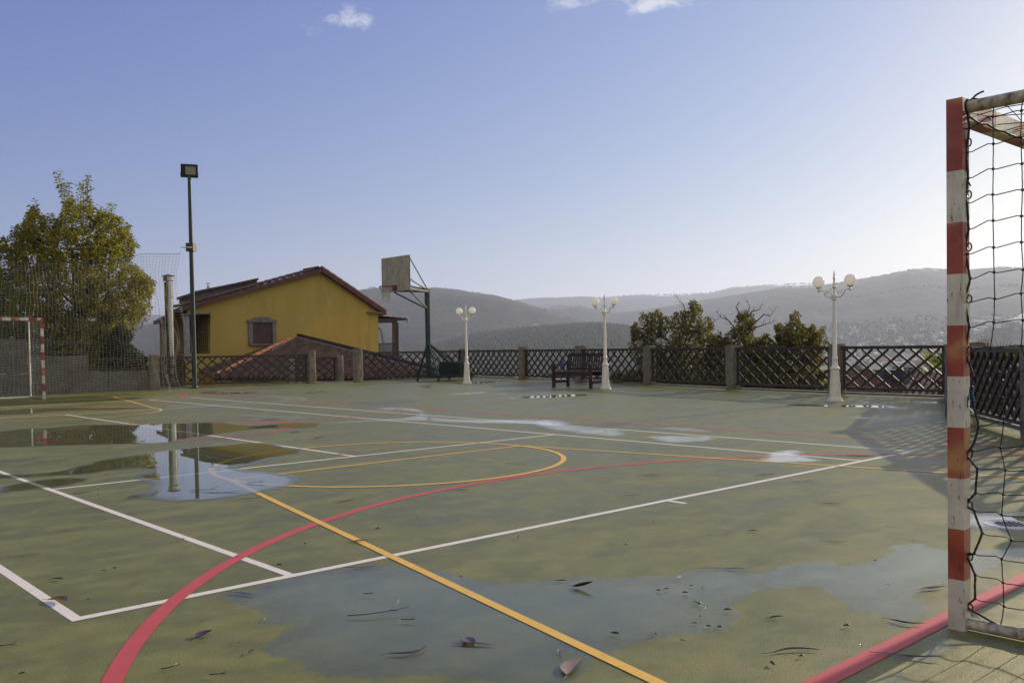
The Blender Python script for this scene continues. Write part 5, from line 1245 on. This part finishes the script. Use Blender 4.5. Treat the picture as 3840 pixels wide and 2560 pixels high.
# far woods: one object of many small crowns
def woods():
    rng = np.random.default_rng(17); Vs = []; Fs = []; T_ = []; n = 0
    ico_v = []; ico_f = []
    bm = bmesh.new(); bmesh.ops.create_icosphere(bm, subdivisions=1, radius=1); iv = np.array([list(v.co) for v in bm.verts]); bm.verts.index_update(); itf = np.array([[v.index for v in f.verts] for f in bm.faces]); bm.free()
    spots = []
    for k in range(13000):                   # wooded foothill, centre
        px = rng.uniform(900, 1560); r = rng.uniform(1000, 1960); x, y = polar(px, r); z = tz(x, y)
        if z > -38+rng.uniform(0, 8): spots.append((x, y, z, rng.uniform(1.8, 3.4), 2.0))
    for k in range(1500):
        px = rng.uniform(1850, 2420); r = rng.uniform(1500, 2700); x, y = polar(px, r); spots.append((x, y, tz(x, y), rng.uniform(2.5, 5.5), 1.1))
    for k in range(1300):
        px = rng.uniform(100, 2420); r = rng.uniform(130, 900); x, y = polar(px, r); spots.append((x, y, tz(x, y), rng.uniform(1.2, 2.8) if r < 350 else rng.uniform(2, 4.5), 1.2))
    for k in range(5200):                    # crests
        tab = RIDGES[rng.integers(0, 5)]; px = rng.uniform(850, 2400); x, y = polar(px, tab[1]*rng.uniform(.985, 1.01)); spots.append((x, y, tz(x, y), rng.uniform(1.4, 3.4)*tab[1]/4000, 1.1))
    S = np.array(spots); N = len(S)
    rnd = rng.uniform(.72, 1.28, (N, len(iv), 1)); V = iv[None]*rnd*S[:, 3][:, None, None]; V[:, :, 2] *= S[:, 4][:, None]
    V += np.stack([S[:, 0], S[:, 1], S[:, 2]+S[:, 3]*S[:, 4]*.7], 1)[:, None]
    F = itf[None]+(np.arange(N)*len(iv))[:, None, None]
    t = NT('distant_tree_crowns'); a = t.N('Attribute', _attribute_name='tone').outputs['Fac']
    c = t.ramp(a, [(0, (.052, .056, .036)), (.55, (.060, .064, .038)), (.9, (.065, .065, .032)), (1, (.10, .075, .035))])
    tag(npmesh('woodland', V.reshape(-1, 3), F.reshape(-1, 3), t.fin(t.bsdf(c, .9, 0, None, .1)), None, False, {'tone': np.repeat(rng.random(N), len(iv))}), 'hazy mass of woodland covering the foothills and valley beyond the fence', 'woodland', kind='stuff')
woods()

# distant houses
def houses():
    rng = random.Random(12)
    walls = [mat('town_wall_white', (.62, .60, .56), .8, 0, .08, .5, 0), mat('town_wall_cream', (.48, .42, .34), .8, 0, .08, .5, 0), mat('town_wall_grey', (.34, .32, .30), .8, 0, .08, .5, 0)]
    roofs = [mat('town_roof_red', (.23, .085, .055), .8, 0, .1, .5, 0), mat('town_roof_brown', (.15, .085, .065), .8, 0, .1, .5, 0), mat('town_roof_pale', (.42, .38, .36), .6, 0, .1, .5, 0)]
    wn = mat('town_window_dark', (.05, .05, .055), .3, 0, .1, .5, 0)
    protos = []
    for k in range(6):
        L, Wd, H, rh = [(13, 9, 6, 2.2), (10, 8, 5, 2), (20, 10, 5.5, 2), (9, 9, 8.5, 1.8), (30, 14, 6, 1.6), (14, 12, 13, .6)][k]
        e = empty('town_house', (0, 0, 0)); m = MB(); m.box((0, 0, H/2-2), (L, Wd, H+4)); m.build('wall', walls[k % 3], e)
        m = MB(); m.add([(-L/2-.5, -Wd/2-.5, H), (L/2+.5, -Wd/2-.5, H), (L/2+.5, Wd/2+.5, H), (-L/2-.5, Wd/2+.5, H), (-L/2-.5*(k != 3), 0, H+rh), (L/2+.5*(k != 3), 0, H+rh)], [(0, 1, 5, 4), (2, 3, 4, 5), (0, 4, 3), (1, 2, 5), (3, 2, 1, 0)]); m.build('roof', roofs[(k*2) % 3 if k != 4 else 2], e)
        m = MB(); 
        for i in range(int(L/3)):
            for zz in range(int(H/2.8)): m.box((-L/2+1.5+3*i, -Wd/2-.02, 1.5+2.8*zz), (1.1, .1, 1.3)); m.box((-L/2+1.5+3*i, Wd/2+.02, 1.5+2.8*zz), (1.1, .1, 1.3))
        m.build('window', wn, e); protos.append(e)
    used = set()
    def place(k, px, r, label, group, rz=None, sc=1.0, dz=0):
        e = protos[k] if k not in used else copy_tree(protos[k]); used.add(k)
        x, y = polar(px, r); e.location = (x, y, tz(x, y)+dz); e.rotation_euler = (0, 0, rz if rz is not None else rng.uniform(0, 3.14)); e.scale = (sc,)*3; tag(e, label, 'house', group)
    face = yawF-PI/2
    def r_at(px, y, r0=700):
        for r in np.arange(r0, 6000, 25):
            x_, y_ = polar(px, r)
            if PROJ((x_, y_, tz(x_, y_)+1))[1] <= y: return float(r)
        return 3000.
    place(1, 330, 1500, 'white house far off between the dark evergreen and the yellow house', 'houses in the distant valley', face)
    place(3, 348, 1350, 'taller pale house far off, just left of the steel flue', 'houses in the distant valley', face, 1.0)
    for i, px in enumerate([1208, 1221, 1234, 1248, 1262, 1275, 1288]):
        place(2 if i != 0 else 2, px, r_at(px, 806), 'red-roofed terrace house far off, above the lattice left of the bench', 'red-roofed terrace houses in a row', face, .8, dz=0)
    place(4, 1347, r_at(1347, 779), 'long white house alone at the foot of the wooded hill, right of the bench lamp', 'houses in the distant valley', face, .8, dz=0)
    place(1, 1232, r_at(1232, 752), 'small pale house on the hill slope right of the smallest lamp', 'houses in the distant valley', face)
    for i in range(10):
        place(rng.choice([0, 1, 2, 3]), rng.uniform(1040, 1480), rng.uniform(330, 520), 'valley house glimpsed through the lattice left of the trees', 'valley houses glimpsed through the lattice', None, .7)
    for i in range(12):
        place(rng.choice([0, 1, 2]), rng.uniform(1480, 1900), rng.uniform(1500, 2500), 'far hazy house showing through the gaps of the bronze-leaved trees', 'houses behind the bronze-leaved trees', None, 1.1)
    for i in range(150):
        r = 1500+1150*rng.random()**1.4; px = rng.uniform(1880, 2420)
        if 2262 < px < 2352 and r < 2300: px -= 200
        place(rng.choice([0, 0, 1, 1, 2, 3, 4]), px, r, 'small hazy town house on the slope across the valley', 'town houses across the valley', None, rng.uniform(.9, 1.3))
    place(5, 2118, 1750, 'pale apartment block standing tall in the hazy town', 'houses in the distant valley', face, .8)
    place(4, 1985, 1750, 'long white-roofed shed in the hazy town beside the nearest lamp', 'houses in the distant valley', face, 1.1)
    place(4, 2065, 1780, 'second long pale shed of the hazy town, midway to the goalpost', 'houses in the distant valley', face, 1.1)
houses()
def factory():
    x, y = polar(2310, 2000); z = tz(x, y); face = yawF-PI/2; pp = 2000/(CF/D)
    t = empty('factory', (x, y, z), face, 'hazy industrial plant with a blocky tower across the valley, behind the net', 'factory')
    mm = mat('factory_grey', (.13, .12, .12), .8, 0, .3, .05, 0); zt = lambda py: (780-py)*pp+CAM[2]-z+(2310-1176)*math.tan(ROLL)*0
    X = lambda px: (px-2310)*pp; Zf = lambda py: PD(2310, py, 2000*math.cos(math.atan((2310-1176)/(CF/D))))[2]-z
    m = MB()
    for zz in np.linspace(0, 1, 8):
        h = Zf(754)*zz; m.bar((X(2274), 0, h), (X(2325), 0, h), 14, 1.6)
    for i in range(12): m.bar((X(2274)+i*(X(2325)-X(2274))/11, 0, -6), (X(2274)+i*(X(2325)-X(2274))/11, 0, Zf(753)), 14, 1.8, up=(1, 0, 0))
    m.box((X(2280), 5, Zf(756)/2), (X(2290)-X(2275), 10, Zf(756))); m.box((X(2300), 7, Zf(775)/2), (X(2330)-X(2290), 8, Zf(775))); m.box((X(2310), 9, Zf(763)/2), (X(2330)-X(2305), 6, Zf(759)))
    m.build('steel_frame', mm, t)
    m = MB(); m.box((X(2327), 0, Zf(744)/2-4), (X(2338)-X(2318), 20, Zf(744)+8)); m.box((X(2328), 0, Zf(742)), (X(2336)-X(2322), 14, 6)); m.build('tower', mm, t)
    # steam plume
    rng = random.Random(3); m = MB(); zc = Zf(738)
    for k in range(34):
        s = k/33; m.sphere((X(2323)+s*X(2352)*.9+rng.uniform(-6, 6)+s*s*20, rng.uniform(-8, 8), zc-8+s*16+rng.uniform(-6, 6)), 7+9*s*rng.uniform(.6, 1.1), 12, 8)
    tt = NT('white_steam'); p = tt.N('VolumePrincipled', Density=.035, Anisotropy=.3); p.inputs['Color'].default_value = (1, 1, 1, 1); tt.L(p.outputs[0], tt.out.inputs['Volume'])
    o = m.build('steam_plume', tt.m, None, 80, loc=(x, y, z), rz=face); tag(o, 'white steam drifting right from the factory tower', 'steam', kind='stuff')
factory()
def pylon(px, r, h, label):
    x, y = polar(px, r); z = tz(x, y); t = MB(); b = h*.13
    for sx, sy in ((1, 1), (1, -1), (-1, 1), (-1, -1)): t.bar((b*sx, b*sy, 0), (0, 0, h), .5, .5, up=(1, .3, 0))
    for k in range(1, 7): s = 1-k/7; t.bar((-b*s, b*s, h*k/7), (b*s, -b*s, h*k/7), .4, .4); t.bar((-b*s, -b*s, h*k/7), (b*s, b*s, h*k/7), .4, .4)
    for zz in (.8, .92): t.bar((-h*.14, 0, h*zz), (h*.14, 0, h*zz), .5, .5)
    tag(t.build('pylon', M_BLACK, loc=(x, y, z)), label, 'pylon')
pylon(2124, 1500, 17, 'small dark lattice pylon standing in the hazy town left of the near goalpost')

# blue sign seen through the fence behind the bench
sg = PD(1289, 836, 40); t = empty('blue_sign', (float(sg[0]), float(sg[1]), -5), yawF-PI/2, 'blue round-topped sign seen through the lattice beside the bench arm', 'sign'); hz = float(sg[2])+5
m = MB(); m.lathe([(.02, -.03), (.14, -.03), (.14, .03), (.02, .03)], n=20); m.v = [(x_, z_, y_+hz) for x_, y_, z_ in m.v]; m.build('sign_panel', mat('sign_blue', (.03, .09, .36), .4), t)
m = MB(); m.tube([(0, .05, 0), (0, .05, hz)], .04, 8); m.build('pole', mat('sign_blue', (1, 1, 1)), t)

# ------------------------------------------------------------------ drain
dc = G(2319.4, 1205.7); t = empty('drain_cover', (float(dc[0]), float(dc[1]), 0), 0, 'round pale drain cover with slots lying in the puddle behind the near goalpost', 'drain')
m = MB(); m.lathe([(.145, .0), (.142, .0075), (.09, .0085), (.088, .0065), (.001, .0065)], n=40); m.build('ring', mat('pale_drain_metal', (.62, .60, .58), .45, 0, .1, 20), t, 40)
m = MB()
for i in range(-3, 4):
    for j in range(-3, 4):
        if math.hypot(i, j) < 3.3: m.box((i*.024, j*.024, .0085), (.013, .013, .004))
m.build('grate', mat('drain_slot_dark', (.05, .035, .025), .5), t)

# ------------------------------------------------------------------ fallen leaves and twigs
LC = {'purple': (.075, .040, .040), 'brown': (.17, .095, .045), 'tan': (.26, .18, .12), 'dark': (.030, .020, .016), 'red': (.10, .038, .030), 'yellow': (.42, .38, .04), 'grey': (.13, .10, .085)}
def leafmt(k):
    nm = 'fallen_leaf_'+k
    if nm in MATS: return MATS[nm]
    t = NT(nm); v = t.obj(); n = t.noise(v, 40, 4); c = LC[k]; cc = t.ramp(n, [(.3, tuple(x*.6 for x in c)), (.7, tuple(min(1, x*1.35) for x in c))])
    MATS[nm] = t.fin(t.bsdf(cc, .34, 0, t.bump(t.noise(t.scale(v, (30, 120, 30)), 1, 3), .4, .002), .5)); return MATS[nm]
def leaf_mesh(L, W, bend, curl, lift, r):
    n = 12; V = []; F = []; ph = r.uniform(0, 6)
    for i in range(n+1):
        s = i/n; x = L*(s-.5); c = bend*L*math.sin(PI*s)*.5; w = W*.52*(math.sin(PI*min(1, s*1.02))**.75)*(1-.35*s)+.0005
        z0 = .0010+lift*(s**2.2)*L+.0012*math.sin(s*5+ph)*(L/.15)
        for j in range(5):
            q = (j-2)/2; y = c+w*q*(1-.25*curl*abs(q)); z = z0+curl*w*abs(q)**1.6*.9
            V.append((x, y, max(z, .001)+.0015))
    for i in range(n):
        for j in range(4): F.append((i*5+j, (i+1)*5+j, (i+1)*5+j+1, i*5+j+1))
    N = len(V); V += [(x, y, z-.0012) for x, y, z in V]; F += [tuple(q+N for q in f[::-1]) for f in F]
    m = MB(); m.add(V, F); x0 = V[0]; m.tube([x0, (x0[0]-L*.10, x0[1]-L*.03, .004), (x0[0]-L*.2, x0[1]-L*.01*r.uniform(-4, 4), .003+lift*.1*L)], [.0011, .0009, .0012], 5)
    return m
def fallen(px, py, L, ratio, ang, bend, curl, lift, col, label, cat_='leaf', group='fallen leaves on the court'):
    p = G(px, py); r = random.Random(int(px*7+py)); m = leaf_mesh(L, L*ratio, bend, curl, lift, r)
    a = math.radians(ang); d = np.array([RGT[0], RGT[1]])*math.cos(a)+np.array([FWD[0], FWD[1]])*math.sin(a)
    o = m.build('fallen_leaf', leafmt(col), None, 60, loc=(float(p[0]), float(p[1]), .0045), rz=math.atan2(d[1], d[0])); return tag(o, label, cat_, group)
def twig(px, py, L, ang, label, col='dark', fork=True, group='fallen twigs on the court'):
    p = G(px, py); r = random.Random(int(px*3+py)); a = math.radians(ang); d = np.array([RGT[0], RGT[1]])*math.cos(a)+np.array([FWD[0], FWD[1]])*math.sin(a)
    m = MB(); P = [Vector((L*(s-.5), .06*L*math.sin(s*4+px), .006+.03*L*s)) for s in np.linspace(0, 1, 7)]; m.tube(P, [.0022, .0021, .002, .0018, .0016, .0013, .001], 5)
    if fork: m.tube([P[4], P[4]+Vector((.14*L, .13*L, .05*L)), P[4]+Vector((.2*L, .24*L, .09*L))], [.0016, .0013, .001], 5); m.tube([P[4], P[4]+Vector((.12*L, -.1*L, .02*L))], [.0014, .001], 5)
    return tag(m.build('fallen_twig', leafmt(col), None, 60, loc=(float(p[0]), float(p[1]), .006), rz=math.atan2(d[1], d[0])), label, 'twig', group)
FL = [
 (130, 1384, .17, .30, -28, .35, .75, .10, 'brown', 'curled brown leaf lying across the white corner line, bottom left'),
 (61, 1278, .17, .08, 18, .15, .2, .02, 'dark', 'thin dark leaf near the left edge, above the corner leaf'),
 (129, 1334, .10, .22, -20, .5, .6, .05, 'purple', 'small hooked purple leaf just above the white corner line'),
 (468, 1461, .10, .62, 60, .1, .4, .10, 'purple', 'broad wet purple leaf in its own damp spot right of the red curve'),
 (563, 1365, .17, .11, -20, -.1, .2, .02, 'purple', 'long dark leaf at the left tip of the big wet patch'),
 (577, 1500, .05, .30, 70, .3, .5, .1, 'brown', 'tiny brown leaf left of the big wet patch, near its lower edge'),
 (838, 1303, .17, .09, 10, -.3, .2, .03, 'dark', 'thin bowed leaf just below the white line, left of the yellow line'),
 (824, 1245, .13, .22, 22, .1, .4, .04, 'brown', 'brown leaf lying on the yellow line above the white crossing'),
 (1190, 1237, .06, .40, 70, .1, .6, .2, 'tan', 'small pale upright leaf above the white line, mid court'),
 (936, 1494, .19, .13, 32, -.6, .35, .03, 'red', 'curved reddish brown leaf in the lower wet patch'),
 (1078, 1474, .11, .60, 110, .1, .25, .02, 'purple', 'broad purple leaf crossed by a thin one in the wet patch'),
 (1092, 1482, .16, .12, -12, .1, .2, .01, 'purple', 'thin purple leaf lying under the broad crossed leaf'),
 (1338, 1351, .12, .34, -22, .1, .9, .30, 'dark', 'dark upturned leaf standing on its edge with a pale stalk, in the wet patch'),
 (1290, 1336, .06, .25, -10, .1, .5, .05, 'dark', 'small dark leaf at the shore just left of the upturned leaf'),
 (1319, 1534, .20, .38, 68, .22, .25, .03, 'tan', 'large pale brown sickle leaf at the bottom edge beside the yellow line'),
 (1290, 1499, .06, .26, 80, .4, .5, .05, 'tan', 'small pale curled leaf just above the large sickle leaf'),
 (1673, 1309, .23, .07, -14, .12, .3, .02, 'purple', 'long purple leaf with a knobbed stalk at the upper shore of the wet patch'),
 (1829, 1499, .22, .09, 6, .25, .5, .02, 'red', 'long brown leaf like a shallow bow, left of the red goal line'),
 (2140, 1354, .16, .20, 12, .05, .5, .04, 'tan', 'pale pointed leaf left of the near goalpost foot'),
 (2083, 1431, .16, .12, -38, -.3, .5, .06, 'purple', 'glossy purple leaf with one end on the red goal line'),
 (2098, 1509, .25, .09, -20, -.12, .35, .04, 'purple', 'long purple leaf in the shaded wet strip below the red goal line'),
 (1782, 1422, .08, .22, 5, .3, .5, .1, 'dark', 'small dark leaf on the dry ground between wet patch and red line'),
 (1666, 1228, .20, .05, 12, .05, .2, .01, 'brown', 'straight thin brown leaf right of centre, above the wet patch'),
 (1729, 1222, .09, .18, -40, .4, .5, .1, 'brown', 'small folded brown leaf right of the straight thin one'),
 (1920, 1246, .15, .07, -22, -.1, .3, .05, 'brown', 'thin leaf with a raised tip, left of the near goalpost at mid height'),
 (1904, 1158, .16, .09, -35, .05, .4, .03, 'grey', 'pale grey leaf lying between the white line and the goalpost'),
 (1975, 1048.7, .34, .12, -12, .02, .4, .02, 'dark', 'dark ribbed frond scrap beside the far white corner'),
 (2064, 1210, .14, .06, 4, .0, .2, .01, 'brown', 'short thin leaf left of the drain, beside the goalpost'),
 (1798, 1183, .20, .04, 0, .0, .2, .01, 'brown', 'very thin straight leaf halfway between centre and goalpost'),
 (1760, 1092, .20, .10, 12, .1, .4, .04, 'dark', 'dark leaf touching the white base line, right of its centre mark'),
 (1450, 1140, .20, .09, 6, .1, .3, .05, 'brown', 'long brown leaf left of the centre mark of the base line'),
 (1496, 1093, .20, .14, -8, .2, .3, .06, 'brown', 'crumpled brown leaf above the centre mark of the base line'),
 (1850, 1106, .18, .06, 8, .05, .2, .01, 'brown', 'thin pale leaf right of the base line, above the grey leaf'),
 (794, 1154, .15, .12, 5, .3, .5, .15, 'purple', 'upturned leaf above the crossing of the yellow and red lines'),
 (1062, 1126, .14, .10, -8, .1, .3, .03, 'dark', 'dark leaf just under the red arc, mid court'),
 (185, 1134, .18, .12, 10, .2, .4, .04, 'grey', 'curved leaf below the long white line at the left'),
 (95, 1061.7, .16, .10, -6, .1, .3, .03, 'brown', 'brown leaf between the white lines near the left edge'),
 (676, 995, .22, .14, -25, .5, .5, .1, 'dark', 'small hooked leaf below the red centre circle'),
 (731, 1007, .18, .22, 5, .2, .5, .1, 'tan', 'pale leaf right of the red centre circle'),
 (351, 1074, .17, .12, 10, .1, .3, .03, 'dark', 'dark leaf floating at the shore of the reflecting puddle'),
 (526, 1131, .30, .07, 3, -.1, .2, .02, 'dark', 'long dark leaf floating in the puddle right of the reflected pole'),
 (310, 1142, .14, .25, 10, .2, .4, .05, 'brown', 'wet brown leaf at the lower left tip of the reflecting puddle'),
 (2160, 1029, .22, .10, 5, .3, .5, .05, 'dark', 'dark leaf in the fence shadow left of the goalpost'),
 (1190, 1064, .22, .05, 5, .1, .2, .02, 'brown', 'thin leaf inside the right end of the yellow circle'),
 (612, 1426, .05, .22, 100, .3, .5, .1, 'yellow', 'tiny bright yellow leaf at the shore of the big wet patch'),
 (1329, 1322, .05, .22, -10, .1, .3, .02, 'yellow', 'tiny yellow leaf above the upturned dark leaf'),
]
for k in FL: fallen(k[0], k[1], k[2]*.86, *k[3:])
for a in [(870, 1412, .27, 18, 'long forked twig lying in the wet patch left of the yellow line'), (578, 1148, .17, -4, 'bent twig below the reflecting puddle'), (588, 1111, .16, -15, 'upright forked twig in the puddle near the yellow line'), (471, 1129, .24, -4, 'twig floating beside the reflected pole'), (508, 1056, .28, 18, 'twig lying on the yellow curve inside the puddle'),
          (392.7, 1537.8, .07, 35, 'short twig right of the red curve at the bottom'), (12, 1489, .09, 5, 'short twig at the left edge, near the bottom'), (501, 1555, .06, -10, 'tiny twig at the bottom, right of the red curve'), (846, 1368, .05, -25, 'short forked bit in the wet patch below the white line'), (938, 1428, .06, 0, 'tiny twig between the forked twig and the yellow line')]: twig(*a)
rng = random.Random(31)
bits = [(203, 1379), (237, 1313), (264, 1307), (372, 1341), (548, 1480), (50, 1550), (1437, 1253), (867, 1216), (1058, 1326), (1412, 1458), (1507, 1460), (1558, 1330), (1587, 1347), (1615, 1353), (1619, 1399), (1609, 1419), (1595, 1435), (1627, 1441), (1653, 1443), (1671, 1404), (1600, 1387), (1606, 1390), (1594, 1384), (1513, 1359), (1531, 1356), (1574, 1364), (1498, 1461), (1944, 1440), (2040, 1346), (1979, 1485), (1774, 1527), (1840, 1510), (1566, 1473), (866, 1216), (640, 1300), (502, 1080), (225, 1136), (1727, 1221), (2100, 1240), (426, 899), (533, 909), (596, 891), (882, 889), (1170, 1100), (1340, 1180), (1850, 1270), (700, 1250), (420, 1240), (150, 1220), (960, 1190), (1500, 1200), (2010, 1290)]
bm0 = MB(); bm0.tube([(-.02, 0, .004), (0, .004, .008), (.018, -.003, .004)], [.003, .006, .002], 6); bm1 = leaf_mesh(.045, .016, .3, .6, .1, random.Random(2))
pr = [bm0.build('leaf_litter_bit', leafmt('dark'), None, 60), bm1.build('leaf_litter_bit', leafmt('brown'), None, 60)]
for i, (x, y) in enumerate(bits):
    o = pr[i] if i < 2 else pr[rng.choice([0, 0, 1])].copy()
    if i >= 2: COL.objects.link(o)
    p = G(x, y); o.location = (float(p[0]), float(p[1]), .006); o.rotation_euler = (0, 0, rng.uniform(0, 6)); s = rng.uniform(.35, .85)*(2.2 if y < 1000 else 1); o.scale = (s, s, s)
    tag(o, 'tiny dark scrap of leaf litter on the green court', 'leaf litter', 'tiny scraps of leaf litter')

# ------------------------------------------------------------------ sky, sun, haze
SUN_AZ, SUN_EL = math.radians(-1.0), math.radians(17.8)
wd = bpy.data.worlds.new('World'); scene.world = wd; wd.use_nodes = True; nt = wd.node_tree; nt.nodes.clear()
out = nt.nodes.new('ShaderNodeOutputWorld'); bg = nt.nodes.new('ShaderNodeBackground'); sky = nt.nodes.new('ShaderNodeTexSky')
sky.sky_type = 'NISHITA'; sky.sun_disc = False; sky.sun_elevation = SUN_EL; sky.sun_rotation = PI/2-SUN_AZ; sky.altitude = 300; sky.air_density = 1.0; sky.dust_density = 1.2; sky.ozone_density = 2.5
bg.inputs['Strength'].default_value = .10
tc = nt.nodes.new('ShaderNodeTexCoord')
def wn(t_, **k):
    n = nt.nodes.new('ShaderNode'+t_)
    for a, b in k.items(): 
        if a.startswith('_'): setattr(n, a[1:], b)
        else: n.inputs[a].default_value = b
    return n
def wmath(op, a, b=None, clamp=False):
    n = wn('Math', _operation=op, _use_clamp=clamp)
    for i, v in enumerate((a, b)):
        if v is None: continue
        if hasattr(v, 'is_linked'): nt.links.new(v, n.inputs[i])
        else: n.inputs[i].default_value = v
    return n.outputs[0]
mp = wn('Mapping'); mp.inputs['Scale'].default_value = (18, 18, 34); nt.links.new(tc.outputs['Generated'], mp.inputs[0])
nz = wn('TexNoise', Scale=1.6, Detail=8, Roughness=.66, Distortion=.5); nt.links.new(mp.outputs[0], nz.inputs['Vector'])
masks = None
for px, py, sx, sy, amp in [(783, 42, .024, .011, 1.0), (838, 50, .014, .012, .45), (693, 68, .012, .008, .40), (1320, -2, .05, .012, .7), (1535, 2, .045, .010, .9), (1478, 16, .018, .007, .6), (1655, 628, .016, .0035, .55), (1709, 627, .006, .003, .6)]:
    d = ray(px, py); d /= np.linalg.norm(d); hx = np.cross(d, [0, 0, 1]); hx /= np.linalg.norm(hx); hy = np.cross(hx, d)
    def dot(v):
        n = wn('VectorMath', _operation='DOT_PRODUCT'); nt.links.new(tc.outputs['Generated'], n.inputs[0]); n.inputs[1].default_value = tuple(v); return n.outputs['Value']
    a = wmath('DIVIDE', dot(hx), sx); b = wmath('DIVIDE', dot(hy), sy); e = wmath('ADD', wmath('MULTIPLY', a, a), wmath('MULTIPLY', b, b))
    g = wmath('POWER', 2.718, wmath('MULTIPLY', e, -.9)); g = wmath('MULTIPLY', g, wmath('GREATER_THAN', dot(d), 0)); g = wmath('MULTIPLY', g, amp)
    masks = g if masks is None else wmath('ADD', masks, g)
cl = wmath('MULTIPLY', wmath('SUBTRACT', wmath('ADD', nz.outputs['Fac'], wmath('MULTIPLY', masks, .26)), .60), 4.5, True)
cl = wmath('MULTIPLY', cl, wmath('MULTIPLY', masks, 1.4, True)); cl = wmath('MULTIPLY', cl, .55)
sp = wn('SeparateColor'); nt.links.new(sky.outputs[0], sp.inputs[0]); cb = wn('CombineColor')
for i, (e_, k_) in enumerate(((1.02, .60), (.95, .585), (.44, .60))):      # white balance of the sky light
    nt.links.new(wmath('MULTIPLY', wmath('POWER', wmath('MULTIPLY', sp.outputs[i], .1), e_), k_*10), cb.inputs[i])
mx = wn('Mix', _data_type='RGBA'); nt.links.new(cl, mx.inputs[0]); nt.links.new(cb.outputs[0], mx.inputs[6]); mx.inputs[7].default_value = (8.0, 7.8, 7.8, 1)
bk = wn('VectorMath', _operation='DOT_PRODUCT'); nt.links.new(tc.outputs['Generated'], bk.inputs[0]); bk.inputs[1].default_value = (float(-FWD[0]), float(-FWD[1]), .25)  # bright cloud bank added behind the viewer, out of view, to fill shaded faces
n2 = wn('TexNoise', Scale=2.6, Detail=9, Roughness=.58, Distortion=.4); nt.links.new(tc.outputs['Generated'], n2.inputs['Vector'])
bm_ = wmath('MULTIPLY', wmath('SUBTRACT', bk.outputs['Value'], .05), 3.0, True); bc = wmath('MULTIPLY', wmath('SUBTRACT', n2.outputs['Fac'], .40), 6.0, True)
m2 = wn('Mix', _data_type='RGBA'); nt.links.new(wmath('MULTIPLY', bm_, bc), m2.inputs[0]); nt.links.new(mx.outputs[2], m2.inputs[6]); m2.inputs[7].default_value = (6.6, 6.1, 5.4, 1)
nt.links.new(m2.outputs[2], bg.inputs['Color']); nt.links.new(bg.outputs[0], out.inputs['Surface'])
sl = bpy.data.lights.new('sun', 'SUN'); sl.energy = 5.0; sl.angle = math.radians(.53); sl.color = (1, .86, .66)
so = bpy.data.objects.new('sun', sl); COL.objects.link(so)
sd = Vector((math.cos(SUN_AZ)*math.cos(SUN_EL), math.sin(SUN_AZ)*math.cos(SUN_EL), math.sin(SUN_EL))); so.rotation_euler = sd.to_track_quat('Z', 'Y').to_euler(); so.location = sd*50
HAZE = 1.22e-4
if HAZE:
    mb = MB(); mb.box((0, 0, 345), (24600, 24600, 810)); t = NT('valley_haze'); p = t.N('VolumePrincipled', Density=HAZE, Anisotropy=.35)
    p.inputs['Color'].default_value = (.73, .82, 1, 1); t.L(p.outputs[0], t.out.inputs['Volume']); hzo = mb.build('haze', t.m)
    t.m.cycles.homogeneous_volume = True if hasattr(t.m.cycles, 'homogeneous_volume') else None
    tag(hzo, 'thin bluish haze filling the valley', 'haze', kind='stuff'); hzo.display_type = 'WIRE'

# ------------------------------------------------------------------ render
c = scene.cycles; c.use_denoising = True; c.max_bounces = 8; c.diffuse_bounces = 3; c.glossy_bounces = 4; c.transmission_bounces = 4; c.transparent_max_bounces = 24; c.volume_bounces = 1
c.sample_clamp_indirect = 6; c.caustics_reflective = False; c.caustics_refractive = False; c.use_adaptive_sampling = True; c.adaptive_threshold = .01
vs = scene.view_settings; vs.view_transform = 'Standard'; vs.look = 'None'; vs.exposure = .36; vs.gamma = 1; vs.use_curve_mapping = False
scene.render.film_transparent = False
